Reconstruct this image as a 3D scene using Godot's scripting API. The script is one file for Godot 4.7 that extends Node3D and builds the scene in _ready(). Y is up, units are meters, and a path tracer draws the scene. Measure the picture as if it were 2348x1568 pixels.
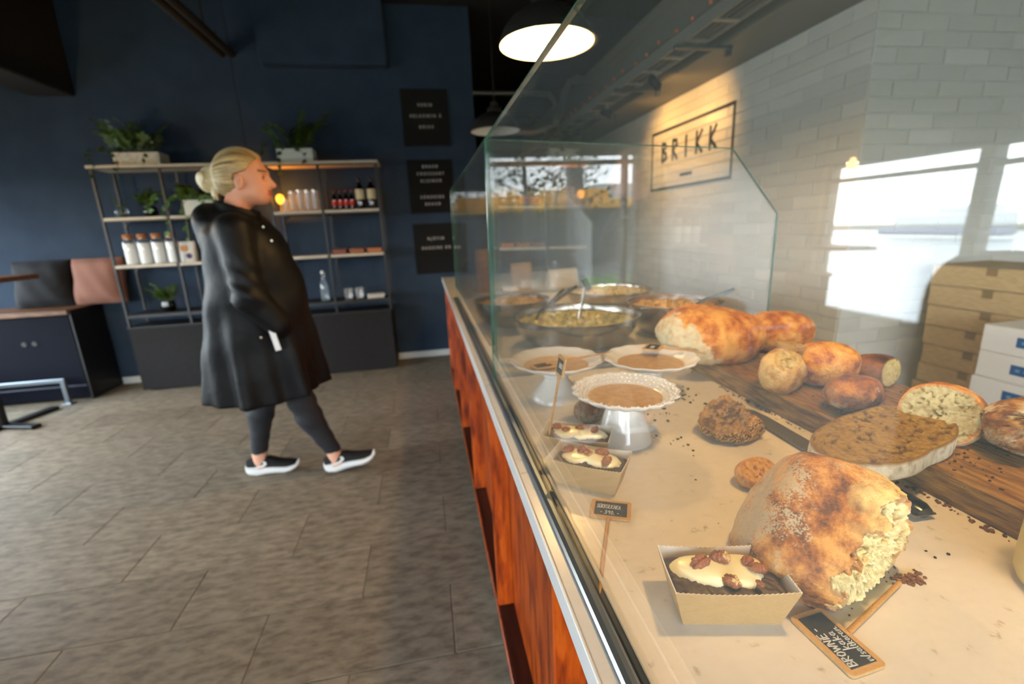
extends Node3D
# A bakery-cafe seen over the shoulder of its display counter. Positions are written as P(x, y, f): x to the right,
# y up, f metres forward from the photographer along the counter.

var used := {}
var mats := {}
var texs := {}
var tiles_made := {}
var nz := FastNoiseLite.new()
var nc := FastNoiseLite.new()


func _ready() -> void:
	set_camera()
	set_light()
	build_room()
	build_bricks()
	build_ceiling_things()
	build_outdoors()
	build_counter()
	build_glass()
	build_shelves()
	build_bench()
	build_boxes()
	build_person()
	build_signs()
	build_breads()
	build_cakes()
	build_bowls()
	build_small_things()


func set_camera() -> void:
	var cam := Camera3D.new()
	cam.name = "camera"
	add_child(cam)
	var yaw := deg_to_rad(9.8986)
	var pitch := deg_to_rad(-14.0732)
	var roll := deg_to_rad(-2.5671)
	var fw := P(sin(yaw) * cos(pitch), sin(pitch), cos(yaw) * cos(pitch))
	var rt := P(cos(yaw), 0, -sin(yaw))
	var up := rt.cross(fw)
	var r2 := rt * cos(roll) + up * sin(roll)
	var u2 := up * cos(roll) - rt * sin(roll)
	cam.transform = Transform3D(Basis(r2, u2, -fw), P(0, 1.30, 0))
	var lens := CameraAttributesPhysical.new()
	lens.frustum_focal_length = 12.0 / tan(deg_to_rad(72.839 / 2.0))
	lens.frustum_focus_distance = 0.51
	lens.frustum_near = 0.02
	lens.frustum_far = 600.0
	lens.exposure_aperture = 4.0
	cam.attributes = lens
	cam.fov = 72.839
	cam.near = 0.02
	cam.far = 600.0
	cam.current = true


func set_light() -> void:
	var sky := ProceduralSkyMaterial.new()
	sky.sky_top_color = Color(0.84, 0.91, 0.97)
	sky.sky_horizon_color = Color(0.93, 0.96, 0.97)
	sky.sky_curve = 0.25
	sky.sky_energy_multiplier = 1.0
	sky.ground_bottom_color = Color(0.30, 0.30, 0.29)
	sky.ground_horizon_color = Color(0.55, 0.57, 0.58)
	var cover := NoiseTexture2D.new()
	cover.width = 1024
	cover.height = 512
	cover.seamless = true
	var cn := FastNoiseLite.new()
	cn.seed = 11
	cn.frequency = 0.006
	cn.fractal_octaves = 5
	cover.noise = cn
	var ramp := Gradient.new()
	ramp.offsets = PackedFloat32Array([0.0, 0.45, 1.0])
	ramp.colors = PackedColorArray([Color(0, 0, 0, 0), Color(0.1, 0.1, 0.1, 0.2), Color(0.5, 0.5, 0.48, 0.6)])
	cover.color_ramp = ramp
	sky.sky_cover = cover
	var env := Environment.new()
	env.background_mode = Environment.BG_SKY
	env.sky = Sky.new()
	env.sky.sky_material = sky
	env.background_energy_multiplier = 19.0
	env.tonemap_mode = Environment.TONE_MAPPER_LINEAR
	env.tonemap_exposure = 1.12
	env.sdfgi_enabled = true
	env.ssao_enabled = true
	env.ssil_enabled = true
	var we := WorldEnvironment.new()
	we.name = "world_environment"
	we.environment = env
	add_child(we)


# ---------------------------------------------------------------- helpers
func P(x: float, y: float, f: float) -> Vector3:
	return Vector3(x, y, -f)


func numbered(n: String) -> String:
	if not used.has(n):
		used[n] = 0
		return n
	used[n] += 1
	return "%s_%03d" % [n, used[n]]


func thing(called: String, label: String, category: String, at := Vector3.ZERO, turn := 0.0, group := "") -> Node3D:
	var o := Node3D.new()
	o.name = numbered(called)
	add_child(o)
	o.position = at
	o.rotation.y = turn
	tag(o, label, category, group)
	return o


func tag(o: Node3D, label: String, category: String, group := "", kind := "") -> Node3D:
	if label != "":
		o.set_meta("label", label)
	if category != "":
		o.set_meta("category", category)
	if group != "":
		o.set_meta("group", group)
	if kind != "":
		o.set_meta("kind", kind)
	return o


func setting(called: String, label: String) -> Node3D:
	var o := Node3D.new()
	o.name = called
	add_child(o)
	o.set_meta("label", label)
	o.set_meta("kind", "structure")
	return o


func dup(root: Node3D, at: Vector3, turn: float, label := "") -> Node3D:
	var base: String = String(root.name)
	var r: Node3D = root.duplicate()
	r.name = numbered(base.get_slice("_0", 0))
	add_child(r)
	r.position = at
	r.rotation.y = turn
	if label != "":
		r.set_meta("label", label)
	return r


func S(smooth := false) -> SurfaceTool:
	var st := SurfaceTool.new()
	st.begin(Mesh.PRIMITIVE_TRIANGLES)
	st.set_smooth_group(0 if smooth else -1)
	return st


func obj(called: String, st: SurfaceTool, m: Material, parent: Node = null) -> MeshInstance3D:
	st.generate_normals()
	return put(called, st.commit(), m, parent)


func put(called: String, mesh: Mesh, m: Material, parent: Node = null) -> MeshInstance3D:
	var o := MeshInstance3D.new()
	o.mesh = mesh
	o.material_override = m
	if parent == null:
		o.name = numbered(called)
		add_child(o)
	else:
		o.name = called
		parent.add_child(o, true)
	return o


func tri(st: SurfaceTool, a: Vector3, b: Vector3, c: Vector3) -> void:
	st.add_vertex(a)
	st.add_vertex(c)
	st.add_vertex(b)


func otri(st: SurfaceTool, a: Vector3, b: Vector3, c: Vector3, o: Vector3) -> void:
	if (b - a).cross(c - a).dot((a + b + c) / 3.0 - o) < 0.0:
		tri(st, a, c, b)
	else:
		tri(st, a, b, c)


func quad(st: SurfaceTool, a: Vector3, b: Vector3, c: Vector3, d: Vector3) -> void:
	tri(st, a, b, c)
	tri(st, a, c, d)


func oquad(st: SurfaceTool, a: Vector3, b: Vector3, c: Vector3, d: Vector3, o: Vector3) -> void:
	otri(st, a, b, c, o)
	otri(st, a, c, d, o)


func box(st: SurfaceTool, c: Vector3, s: Vector3, b := Basis.IDENTITY) -> void:
	bbox(st, c, s, 0.0, b)


# A box with chamfered edges.
func bbox(st: SurfaceTool, c: Vector3, s: Vector3, bev: float, b := Basis.IDENTITY) -> void:
	var h := s / 2.0
	var v := []
	for k in 8:
		var sg := Vector3(1 if k & 1 else -1, 1 if k & 2 else -1, 1 if k & 4 else -1)
		var row := []
		for ax in 3:
			var q := Vector3(sg.x * (h.x - bev), sg.y * (h.y - bev), sg.z * (h.z - bev))
			q[ax] = sg[ax] * h[ax]
			row.append(c + b * q)
		v.append(row)
	for ax in 3:
		var u := 1 << ((ax + 1) % 3)
		var w := 1 << ((ax + 2) % 3)
		for side in 2:
			var k0 := (1 << ax) * side
			oquad(st, v[k0][ax], v[k0 | u][ax], v[k0 | u | w][ax], v[k0 | w][ax], c)
	if bev <= 0.0:
		return
	for ax in 3:
		var bit := 1 << ax
		var p := (ax + 1) % 3
		var q2 := (ax + 2) % 3
		for i in 4:
			var k0 := (1 << p) * (i & 1) + (1 << q2) * (i >> 1)
			var k1 := k0 | bit
			oquad(st, v[k0][p], v[k1][p], v[k1][q2], v[k0][q2], c)
	for k in 8:
		otri(st, v[k][0], v[k][1], v[k][2], c)


# Turned shape about local Y; the profile is a list of (radius, height). Creases where it bends sharply.
func lathe(st: SurfaceTool, prof: Array, seg: int, xf := Transform3D.IDENTITY, wave := 0.0, waves := 0, wfrom := 0.0) -> void:
	var grp := 1
	for i in prof.size() - 1:
		var a: Vector2 = prof[i]
		var b: Vector2 = prof[i + 1]
		if i > 0:
			var z: Vector2 = prof[i - 1]
			if absf((a - z).angle_to(b - a)) > 0.7:
				grp += 1
		st.set_smooth_group(grp)
		for k in seg:
			var t0 := TAU * k / seg
			var t1 := TAU * (k + 1) / seg
			var w0 := 1.0 + wave * sin(waves * t0)
			var w1 := 1.0 + wave * sin(waves * t1)
			var ra0 := a.x * (w0 if a.x > wfrom else 1.0)
			var ra1 := a.x * (w1 if a.x > wfrom else 1.0)
			var rb0 := b.x * (w0 if b.x > wfrom else 1.0)
			var rb1 := b.x * (w1 if b.x > wfrom else 1.0)
			var p0 := xf * Vector3(ra0 * cos(t0), a.y, ra0 * sin(t0))
			var p1 := xf * Vector3(ra1 * cos(t1), a.y, ra1 * sin(t1))
			var q0 := xf * Vector3(rb0 * cos(t0), b.y, rb0 * sin(t0))
			var q1 := xf * Vector3(rb1 * cos(t1), b.y, rb1 * sin(t1))
			if a.x > 1e-6:
				tri(st, p0, q1, p1)
			if b.x > 1e-6:
				tri(st, p0, q0, q1)
	st.set_smooth_group(-1)


func tube(st: SurfaceTool, pts: Array, rad: Variant, seg := 8, cap := true) -> void:
	var rings := []
	var up := Vector3.UP
	for i in pts.size():
		var a: Vector3 = pts[maxi(i - 1, 0)]
		var b: Vector3 = pts[mini(i + 1, pts.size() - 1)]
		var d := (b - a).normalized()
		if absf(d.dot(up)) > 0.95:
			up = Vector3.RIGHT if absf(d.x) < 0.9 else Vector3.BACK
		var s := d.cross(up).normalized()
		up = s.cross(d).normalized()
		var r: float = rad[i] if rad is Array else rad
		var ring := PackedVector3Array()
		for k in seg:
			var t := TAU * k / seg
			ring.append(pts[i] + s * (cos(t) * r) + up * (sin(t) * r))
		rings.append(ring)
	loft(st, rings, cap, cap)


func loft(st: SurfaceTool, rings: Array, cap0 := true, cap1 := true, smooth := true) -> void:
	st.set_smooth_group(0 if smooth else -1)
	for i in rings.size() - 1:
		var a: PackedVector3Array = rings[i]
		var b: PackedVector3Array = rings[i + 1]
		var n := a.size()
		for k in n:
			quad(st, a[k], a[(k + 1) % n], b[(k + 1) % n], b[k])
	st.set_smooth_group(-1)
	for e in 2:
		if (e == 0 and cap0) or (e == 1 and cap1):
			var r: PackedVector3Array = rings[0] if e == 0 else rings[-1]
			var c := Vector3.ZERO
			for q in r:
				c += q
			c /= r.size()
			for k in r.size():
				if e == 0:
					tri(st, c, r[(k + 1) % r.size()], r[k])
				else:
					tri(st, c, r[k], r[(k + 1) % r.size()])


# Extrudes a polygon (in local XY) from local z 0 to z depth.
func prism(st: SurfaceTool, poly: PackedVector2Array, depth: float, xf := Transform3D.IDENTITY) -> void:
	if Geometry2D.is_polygon_clockwise(poly):
		poly = poly.duplicate()
		poly.reverse()
	var ix := Geometry2D.triangulate_polygon(poly)
	for i in range(0, ix.size(), 3):
		var a := poly[ix[i]]
		var b := poly[ix[i + 1]]
		var c := poly[ix[i + 2]]
		if (b - a).cross(c - a) < 0:
			var t := b
			b = c
			c = t
		tri(st, xf * Vector3(a.x, a.y, depth), xf * Vector3(b.x, b.y, depth), xf * Vector3(c.x, c.y, depth))
		tri(st, xf * Vector3(a.x, a.y, 0), xf * Vector3(c.x, c.y, 0), xf * Vector3(b.x, b.y, 0))
	var n := poly.size()
	for i in n:
		var a := poly[i]
		var b := poly[(i + 1) % n]
		quad(st, xf * Vector3(a.x, a.y, 0), xf * Vector3(b.x, b.y, 0), xf * Vector3(b.x, b.y, depth), xf * Vector3(a.x, a.y, depth))


# A closed star-shaped body: fn(direction) gives [radius, colour]. n cells along each side of the cube it is blown up from.
func blob(n: int, fn: Callable) -> ArrayMesh:
	var vs := PackedVector3Array()
	var cs := PackedColorArray()
	var ix := PackedInt32Array()
	for face in 6:
		var ax := face >> 1
		var sg := 1.0 if face & 1 else -1.0
		var base := vs.size()
		for j in n + 1:
			for i in n + 1:
				var d := Vector3.ZERO
				d[ax] = sg
				d[(ax + 1) % 3] = tan((i / float(n) - 0.5) * PI / 2.0)
				d[(ax + 2) % 3] = tan((j / float(n) - 0.5) * PI / 2.0)
				d = d.normalized()
				var got: Array = fn.call(d)
				vs.append(d * got[0])
				cs.append(got[1])
		for j in n:
			for i in n:
				var a := base + j * (n + 1) + i
				if sg > 0:
					ix.append_array(PackedInt32Array([a, a + n + 1, a + n + 2, a, a + n + 2, a + 1]))
				else:
					ix.append_array(PackedInt32Array([a, a + n + 2, a + n + 1, a, a + 1, a + n + 2]))
	return arrays_mesh(vs, cs, ix)


func arrays_mesh(vs: PackedVector3Array, cs: PackedColorArray, ix: PackedInt32Array) -> ArrayMesh:
	var ar := []
	ar.resize(Mesh.ARRAY_MAX)
	ar[Mesh.ARRAY_VERTEX] = vs
	if cs.size() == vs.size():
		ar[Mesh.ARRAY_COLOR] = cs
	ar[Mesh.ARRAY_INDEX] = ix
	var st := SurfaceTool.new()
	st.create_from_arrays(ar)
	st.generate_normals()
	return st.commit()


# Surface nets: meshes the zero level of fn(point) inside a box; tint(point) colours it.
func nets(fn: Callable, lo: Vector3, hi: Vector3, cell: float, tint: Callable, into := []) -> Array:
	var nx := int(ceil((hi.x - lo.x) / cell)) + 1
	var ny := int(ceil((hi.y - lo.y) / cell)) + 1
	var nzc := int(ceil((hi.z - lo.z) / cell)) + 1
	var val := PackedFloat32Array()
	val.resize(nx * ny * nzc)
	val.fill(9.0)
	var bs := 6
	for bz in range(0, nzc, bs):
		for by in range(0, ny, bs):
			for bx in range(0, nx, bs):
				var mid := lo + Vector3(bx + bs / 2.0, by + bs / 2.0, bz + bs / 2.0) * cell
				var d0: float = fn.call(mid)
				if absf(d0) > bs * cell * 1.15 + 0.012:
					for z in range(bz, mini(bz + bs, nzc)):
						for y in range(by, mini(by + bs, ny)):
							for x in range(bx, mini(bx + bs, nx)):
								val[x + nx * (y + ny * z)] = d0
					continue
				for z in range(bz, mini(bz + bs, nzc)):
					for y in range(by, mini(by + bs, ny)):
						for x in range(bx, mini(bx + bs, nx)):
							val[x + nx * (y + ny * z)] = fn.call(lo + Vector3(x, y, z) * cell)
	var vs: PackedVector3Array = into[0] if into else PackedVector3Array()
	var cs: PackedColorArray = into[1] if into else PackedColorArray()
	var ix: PackedInt32Array = into[2] if into else PackedInt32Array()
	var at := PackedInt32Array()
	at.resize(nx * ny * nzc)
	at.fill(-1)
	var off := [0, 1, nx, nx + 1, nx * ny, nx * ny + 1, nx * ny + nx, nx * ny + nx + 1]
	var ed := [[0, 1], [2, 3], [4, 5], [6, 7], [0, 2], [1, 3], [4, 6], [5, 7], [0, 4], [1, 5], [2, 6], [3, 7]]
	for z in nzc - 1:
		for y in ny - 1:
			for x in nx - 1:
				var i := x + nx * (y + ny * z)
				var inside := 0
				for k in 8:
					if val[i + off[k]] < 0.0:
						inside += 1
				if inside == 0 or inside == 8:
					continue
				var sum := Vector3.ZERO
				var cnt := 0
				for e in ed:
					var a: int = e[0]
					var b: int = e[1]
					var va := val[i + off[a]]
					var vb := val[i + off[b]]
					if (va < 0.0) != (vb < 0.0):
						var t := va / (va - vb)
						var pa := Vector3(a & 1, (a >> 1) & 1, a >> 2)
						var pb := Vector3(b & 1, (b >> 1) & 1, b >> 2)
						sum += pa.lerp(pb, t)
						cnt += 1
				at[i] = vs.size()
				var q := lo + (Vector3(x, y, z) + sum / cnt) * cell
				vs.append(q)
				cs.append(tint.call(q))
	var st3 := [1, nx, nx * ny]
	for z in range(1, nzc - 1):
		for y in range(1, ny - 1):
			for x in range(1, nx - 1):
				var i := x + nx * (y + ny * z)
				for ax in 3:
					var s0 := val[i] < 0.0
					if s0 == (val[i + st3[ax]] < 0.0):
						continue
					var u: int = st3[(ax + 1) % 3]
					var w: int = st3[(ax + 2) % 3]
					var a := at[i - u - w]
					var b := at[i - w]
					var c := at[i]
					var d := at[i - u]
					if a < 0 or b < 0 or c < 0 or d < 0:
						continue
					if s0:
						ix.append_array(PackedInt32Array([a, c, b, a, d, c]))
					else:
						ix.append_array(PackedInt32Array([a, b, c, a, c, d]))
	return [vs, cs, ix]


func no_tint(_p: Vector3) -> Color:
	return Color.WHITE


func capsule(p: Vector3, a: Vector3, b: Vector3, ra: float, rb: float) -> float:
	var ab := b - a
	var t := clampf((p - a).dot(ab) / ab.length_squared(), 0.0, 1.0)
	return p.distance_to(a + ab * t) - lerpf(ra, rb, t)


func ellip(p: Vector3, c: Vector3, r: Vector3) -> float:
	var q := (p - c) / r
	var k := q.length()
	return (k - 1.0) * minf(r.x, minf(r.y, r.z)) if k < 0.3 else k * (k - 1.0) / maxf((q / r).length(), 1e-5)


func smin(a: float, b: float, k: float) -> float:
	var h := maxf(k - absf(a - b), 0.0) / k
	return minf(a, b) - h * h * k * 0.25


func lin(r: float, g: float, b: float) -> Color:
	return Color(r, g, b).srgb_to_linear()


# ---------------------------------------------------------------- materials
func ntex(key: String, freq: float, oct: int, offs: Array, cols: Array, opts := {}) -> NoiseTexture2D:
	if texs.has(key):
		return texs[key]
	var n := FastNoiseLite.new()
	n.seed = opts.get("seed", hash(key) % 1000)
	n.frequency = freq
	n.noise_type = opts.get("type", FastNoiseLite.TYPE_SIMPLEX_SMOOTH)
	n.fractal_octaves = oct
	n.fractal_gain = opts.get("gain", 0.5)
	if opts.has("warp"):
		n.domain_warp_enabled = true
		n.domain_warp_amplitude = opts.warp
		n.domain_warp_frequency = opts.get("warp_freq", 0.01)
	if opts.has("ridged"):
		n.fractal_type = FastNoiseLite.FRACTAL_RIDGED
	var t := NoiseTexture2D.new()
	t.width = opts.get("size", 512)
	t.height = opts.get("size", 512)
	t.seamless = true
	t.noise = n
	if offs.size():
		var g := Gradient.new()
		g.offsets = PackedFloat32Array(offs)
		g.colors = PackedColorArray(cols)
		t.color_ramp = g
	texs[key] = t
	return t


func mat(key: String, col: Color, rough: float, o := {}) -> StandardMaterial3D:
	if mats.has(key):
		return mats[key]
	var m := StandardMaterial3D.new()
	m.resource_name = key
	m.albedo_color = col
	m.roughness = rough
	m.metallic = o.get("metal", 0.0)
	m.metallic_specular = o.get("spec", 0.5)
	if o.has("tex"):
		m.albedo_texture = o.tex
	if o.has("scale"):
		m.uv1_triplanar = true
		m.uv1_world_triplanar = o.get("world", true)
		m.uv1_scale = o.scale
		m.uv1_triplanar_sharpness = 8.0
	if o.has("offset"):
		m.uv1_offset = o.offset
	if o.has("bump"):
		m.heightmap_enabled = true
		m.heightmap_texture = o.bump
		m.heightmap_scale = o.get("bump_cm", 0.1)
	if o.has("rough_tex"):
		m.roughness_texture = o.rough_tex
	if o.get("vc", false):
		m.vertex_color_use_as_albedo = true
	if o.has("coat"):
		m.clearcoat_enabled = true
		m.clearcoat = o.coat
		m.clearcoat_roughness = o.get("coat_rough", 0.1)
	if o.has("sheen"):
		m.rim_enabled = true
		m.rim = o.sheen
		m.rim_tint = 0.7
	if o.has("sss"):
		m.subsurf_scatter_enabled = true
		m.subsurf_scatter_strength = o.sss
	if o.has("back"):
		m.backlight_enabled = true
		m.backlight = o.back
		m.cull_mode = BaseMaterial3D.CULL_DISABLED
	if o.has("emit"):
		m.emission_enabled = true
		m.emission = o.emit
		m.emission_energy_multiplier = o.get("power", 1.0)
	if col.a < 1.0:
		m.transparency = BaseMaterial3D.TRANSPARENCY_ALPHA
	if o.has("refract"):
		m.refraction_enabled = true
		m.refraction_scale = o.refract
	mats[key] = m
	return m


# ---------------------------------------------------------------- the room
func navy() -> StandardMaterial3D:
	return mat("navy wall paint", Color(1, 1, 1), 0.8, {"spec": 0.3, "tex": ntex("navy", 0.01, 4, [0.0, 0.5, 1.0], [Color(0.155, 0.20, 0.26), Color(0.17, 0.22, 0.28), Color(0.185, 0.235, 0.295)]), "scale": Vector3(0.5, 0.5, 0.5)})


func black_paint() -> StandardMaterial3D:
	return mat("black ceiling paint", Color(0.055, 0.05, 0.045), 0.8)


func white_paint() -> StandardMaterial3D:
	return mat("white wall paint", Color(0.80, 0.79, 0.76), 0.7, {"tex": ntex("plaster", 0.02, 4, [0.0, 1.0], [Color(0.93, 0.93, 0.93), Color(1, 1, 1)]), "scale": Vector3(0.7, 0.7, 0.7)})


func wall_box(parent: Node, called: String, m: Material, x0: float, x1: float, y0: float, y1: float, f0: float, f1: float, bev := 0.0) -> MeshInstance3D:
	var st := S()
	bbox(st, P((x0 + x1) / 2, (y0 + y1) / 2, (f0 + f1) / 2), Vector3(absf(x1 - x0), absf(y1 - y0), absf(f1 - f0)), bev)
	return obj(called, st, m, parent)


func build_room() -> void:
	# floor: vinyl tiles of weathered timber and stone look, laid in half bond across the room
	var fl := setting("floor", "grey brown weathered vinyl tile floor")
	var ft := ntex("floor_a", 0.016, 6, [0.0, 0.32, 0.5, 0.68, 1.0], [Color(0.36, 0.33, 0.285), Color(0.435, 0.40, 0.35), Color(0.48, 0.445, 0.392), Color(0.515, 0.48, 0.425), Color(0.56, 0.525, 0.465)], {"warp": 18.0, "gain": 0.62, "size": 1024})
	var fb := ntex("floor_b", 0.03, 5, [], [], {"gain": 0.65})
	var fm := []
	for k in 5:
		var tone: float = [1.03, 1.0, 1.06, 1.02, 0.97][k]
		fm.append(mat("vinyl floor tile %d" % k, Color(tone, tone * 0.99, tone * 0.97), 0.62, {"tex": ft, "scale": Vector3(0.55, 1.0, 1.5), "offset": Vector3(k * 0.37, 0, k * 0.23), "bump": fb, "bump_cm": 0.06, "spec": 0.3}))
	var slab := wall_box(fl, "floor_slab", fm[1], -4.3, 4.75, -0.2, -0.004, -2.25, 9.35)
	slab.set_meta("label", "floor beneath the tiles")
	var rnd := RandomNumberGenerator.new()
	rnd.seed = 5
	var tm := S()
	bbox(tm, Vector3.ZERO, Vector3(0.637, 0.012, 0.302), 0.0015)
	tm.generate_normals()
	var tmesh := tm.commit()
	for r in 16:
		var f := 1.508 - 0.3045 * 3.0 + 0.3045 * r
		var shift := -0.335 if r % 2 == 1 else -0.655
		for k in range(-6, 2):
			var x := shift + 0.64 * k + 0.32 * 0.0
			if x + 0.32 < -4.15 or x > 0.15 or f > 4.9:
				continue
			var o := put("floor_tile", tmesh, fm[rnd.randi() % 5], fl)
			o.position = P(x + 0.32, -0.006, f + 0.152)
	# navy end wall in two boards
	var wb := setting("wall_back", "dark navy painted wall behind the shelves")
	wall_box(wb, "wall_board", navy(), -4.30, -1.503, 0, 3.3, 4.81, 4.95)
	wall_box(wb, "wall_board", navy(), -1.499, 0.57, 0, 3.3, 4.81, 4.95)
	wall_box(wb, "wall_core", navy(), -1.6, -1.4, 0, 3.3, 4.83, 4.94)
	var bb := setting("baseboard_back", "white baseboard along the navy wall")
	wall_box(bb, "baseboard", mat("white gloss trim", Color(0.78, 0.78, 0.76), 0.35), -2.93, 0.57, 0, 0.065, 4.797, 4.81, 0.003)
	var dk := mat("dark back room paint", Color(0.09, 0.085, 0.08), 0.75)
	wall_box(setting("wall_passage", "dark wall of the passage past the navy wall"), "wall_panel", dk, 0.45, 0.57, 0, 3.3, 4.95, 9.2)
	wall_box(setting("wall_far", "dark wall at the end of the passage"), "wall_panel", dk, 0.45, 2.6, 0, 3.3, 9.2, 9.35)
	# ceiling
	var ce := setting("ceiling", "black painted ceiling")
	wall_box(ce, "ceiling_slab", black_paint(), -4.3, 4.75, 3.25, 3.45, -2.25, 9.35)
	# window walls
	var wl := setting("wall_left", "white wall with the long window band")
	wall_box(wl, "wall_below", white_paint(), -4.30, -4.15, 0, 0.32, -2.25, 4.95)
	wall_box(wl, "wall_above", navy(), -4.30, -4.15, 1.92, 3.3, -2.25, 4.95)
	wall_box(wl, "wall_pier", white_paint(), -4.30, -4.15, 0.32, 1.92, 4.74, 4.95)
	wall_box(wl, "wall_pier", white_paint(), -4.30, -4.15, 0.32, 1.92, -2.25, -1.36)
	var edges := [4.74, 3.20, 1.68, 0.16, -1.36]
	for k in 4:
		window_z(k + 1, -4.22, edges[k + 1], edges[k], 0.32, 1.92, 1.755)
	var wr := setting("wall_rear", "white wall with the street windows")
	wall_box(wr, "wall_above", white_paint(), -4.15, 4.6, 1.975, 3.3, -2.25, -2.10)
	wall_box(wr, "wall_below", white_paint(), -4.15, 4.6, 0, 0.10, -2.25, -2.10)
	wall_box(wr, "wall_pier", white_paint(), -4.15, -3.9, 0.10, 1.975, -2.25, -2.10)
	wall_box(wr, "wall_pier", white_paint(), -0.62, -0.5, 0.10, 1.975, -2.25, -2.10)
	wall_box(wr, "wall_pier", white_paint(), 2.155, 2.36, 0.10, 1.975, -2.25, -2.10)
	wall_box(wr, "wall_pier", white_paint(), 4.45, 4.6, 0.10, 1.975, -2.25, -2.10)
	window_x(7, -2.17, 2.36, 4.45, 0.10, 1.975, 1.862, [])  # unseen window, added together with its blind as a light source
	var bl := thing("light_fill_blind", "added translucent white blind over the unseen right rear window, brightening the tiled wall side", "blind", P(3.405, 0, -2.085))  # added for its glow: lights bricks, recess and cartons, veils the divider
	var bs := S()
	bbox(bs, Vector3(0, 1.06, 0), Vector3(2.06, 1.86, 0.002), 0.0)
	obj("fabric", bs, mat("white blind fabric", Color(0.80, 0.80, 0.78), 0.8, {"back": Color(1, 1, 1)}), bl)
	bs = S()
	tube(bs, [Vector3(-1.05, 2.01, 0.0), Vector3(1.05, 2.01, 0.0)], 0.03, 14)
	obj("roller", bs, mat("white blind roller", Color(0.80, 0.80, 0.78), 0.5), bl)
	bs = S()
	bbox(bs, Vector3(0, 0.13, 0), Vector3(2.06, 0.03, 0.012), 0.003)
	obj("hem_bar", bs, mat("white blind roller", Color(0.80, 0.80, 0.78), 0.5), bl)
	window_x(5, -2.17, -0.5, 2.155, 0.10, 1.975, 1.862, [2.0])
	window_x(6, -2.17, -3.9, -0.62, 0.10, 1.975, 1.862, [-2.25])
	wall_box(setting("wall_right", "white wall of the recess behind the counter"), "wall_panel", white_paint(), 4.6, 4.75, 0, 3.3, -2.25, 2.5)


func glass() -> StandardMaterial3D:
	return mat("clear glass", Color(0.93, 1.0, 0.97, 0.02), 0.0)


func frame_mat() -> StandardMaterial3D:
	return mat("dark grey window frame", Color(0.30, 0.31, 0.31), 0.45)


func window_z(n: int, x: float, f0: float, f1: float, y0: float, y1: float, yt: float) -> void:
	var w := setting("window_%d" % n, "grey framed window in the left wall")
	var t := 0.06
	wall_box(w, "frame_bar", frame_mat(), x - 0.05, x + 0.07, y0, y1, f0, f0 + t, 0.004)
	wall_box(w, "frame_bar", frame_mat(), x - 0.05, x + 0.07, y0, y1, f1 - t, f1, 0.004)
	wall_box(w, "frame_bar", frame_mat(), x - 0.05, x + 0.07, y0, y0 + t, f0 + t, f1 - t, 0.004)
	wall_box(w, "frame_bar", frame_mat(), x - 0.05, x + 0.07, y1 - 0.03, y1, f0 + t, f1 - t, 0.004)
	wall_box(w, "transom", frame_mat(), x - 0.03, x + 0.05, yt - 0.02, yt + 0.02, f0 + t, f1 - t, 0.004)
	wall_box(w, "pane", glass(), x - 0.003, x + 0.003, y0 + t, yt - 0.02, f0 + t, f1 - t)
	wall_box(w, "pane", glass(), x - 0.003, x + 0.003, yt + 0.02, y1 - 0.03, f0 + t, f1 - t)


func window_x(n: int, f: float, x0: float, x1: float, y0: float, y1: float, yt: float, mull: Array) -> void:
	var w := setting("window_%d" % n, "grey framed street window in the rear wall")
	var t := 0.05
	wall_box(w, "frame_bar", frame_mat(), x0, x0 + t, y0, y1, f - 0.05, f + 0.06, 0.004)
	wall_box(w, "frame_bar", frame_mat(), x1 - t, x1, y0, y1, f - 0.05, f + 0.06, 0.004)
	wall_box(w, "frame_bar", frame_mat(), x0 + t, x1 - t, y0, y0 + t, f - 0.05, f + 0.06, 0.004)
	wall_box(w, "frame_bar", frame_mat(), x0 + t, x1 - t, y1 - t, y1, f - 0.05, f + 0.06, 0.004)
	var xs := [x0 + t]
	for m in mull:
		wall_box(w, "mullion", frame_mat(), m - 0.02, m + 0.02, y0 + t, y1 - t, f - 0.04, f + 0.05, 0.004)
		xs.append(m - 0.02)
		xs.append(m + 0.02)
	xs.append(x1 - t)
	for k in range(0, xs.size(), 2):
		wall_box(w, "transom", frame_mat(), xs[k], xs[k + 1], yt - 0.02, yt + 0.02, f - 0.03, f + 0.04, 0.004)
		wall_box(w, "pane", glass(), xs[k], xs[k + 1], y0 + t, yt - 0.02, f - 0.003, f + 0.003)
		wall_box(w, "pane", glass(), xs[k], xs[k + 1], yt + 0.02, y1 - t, f - 0.003, f + 0.003)


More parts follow.
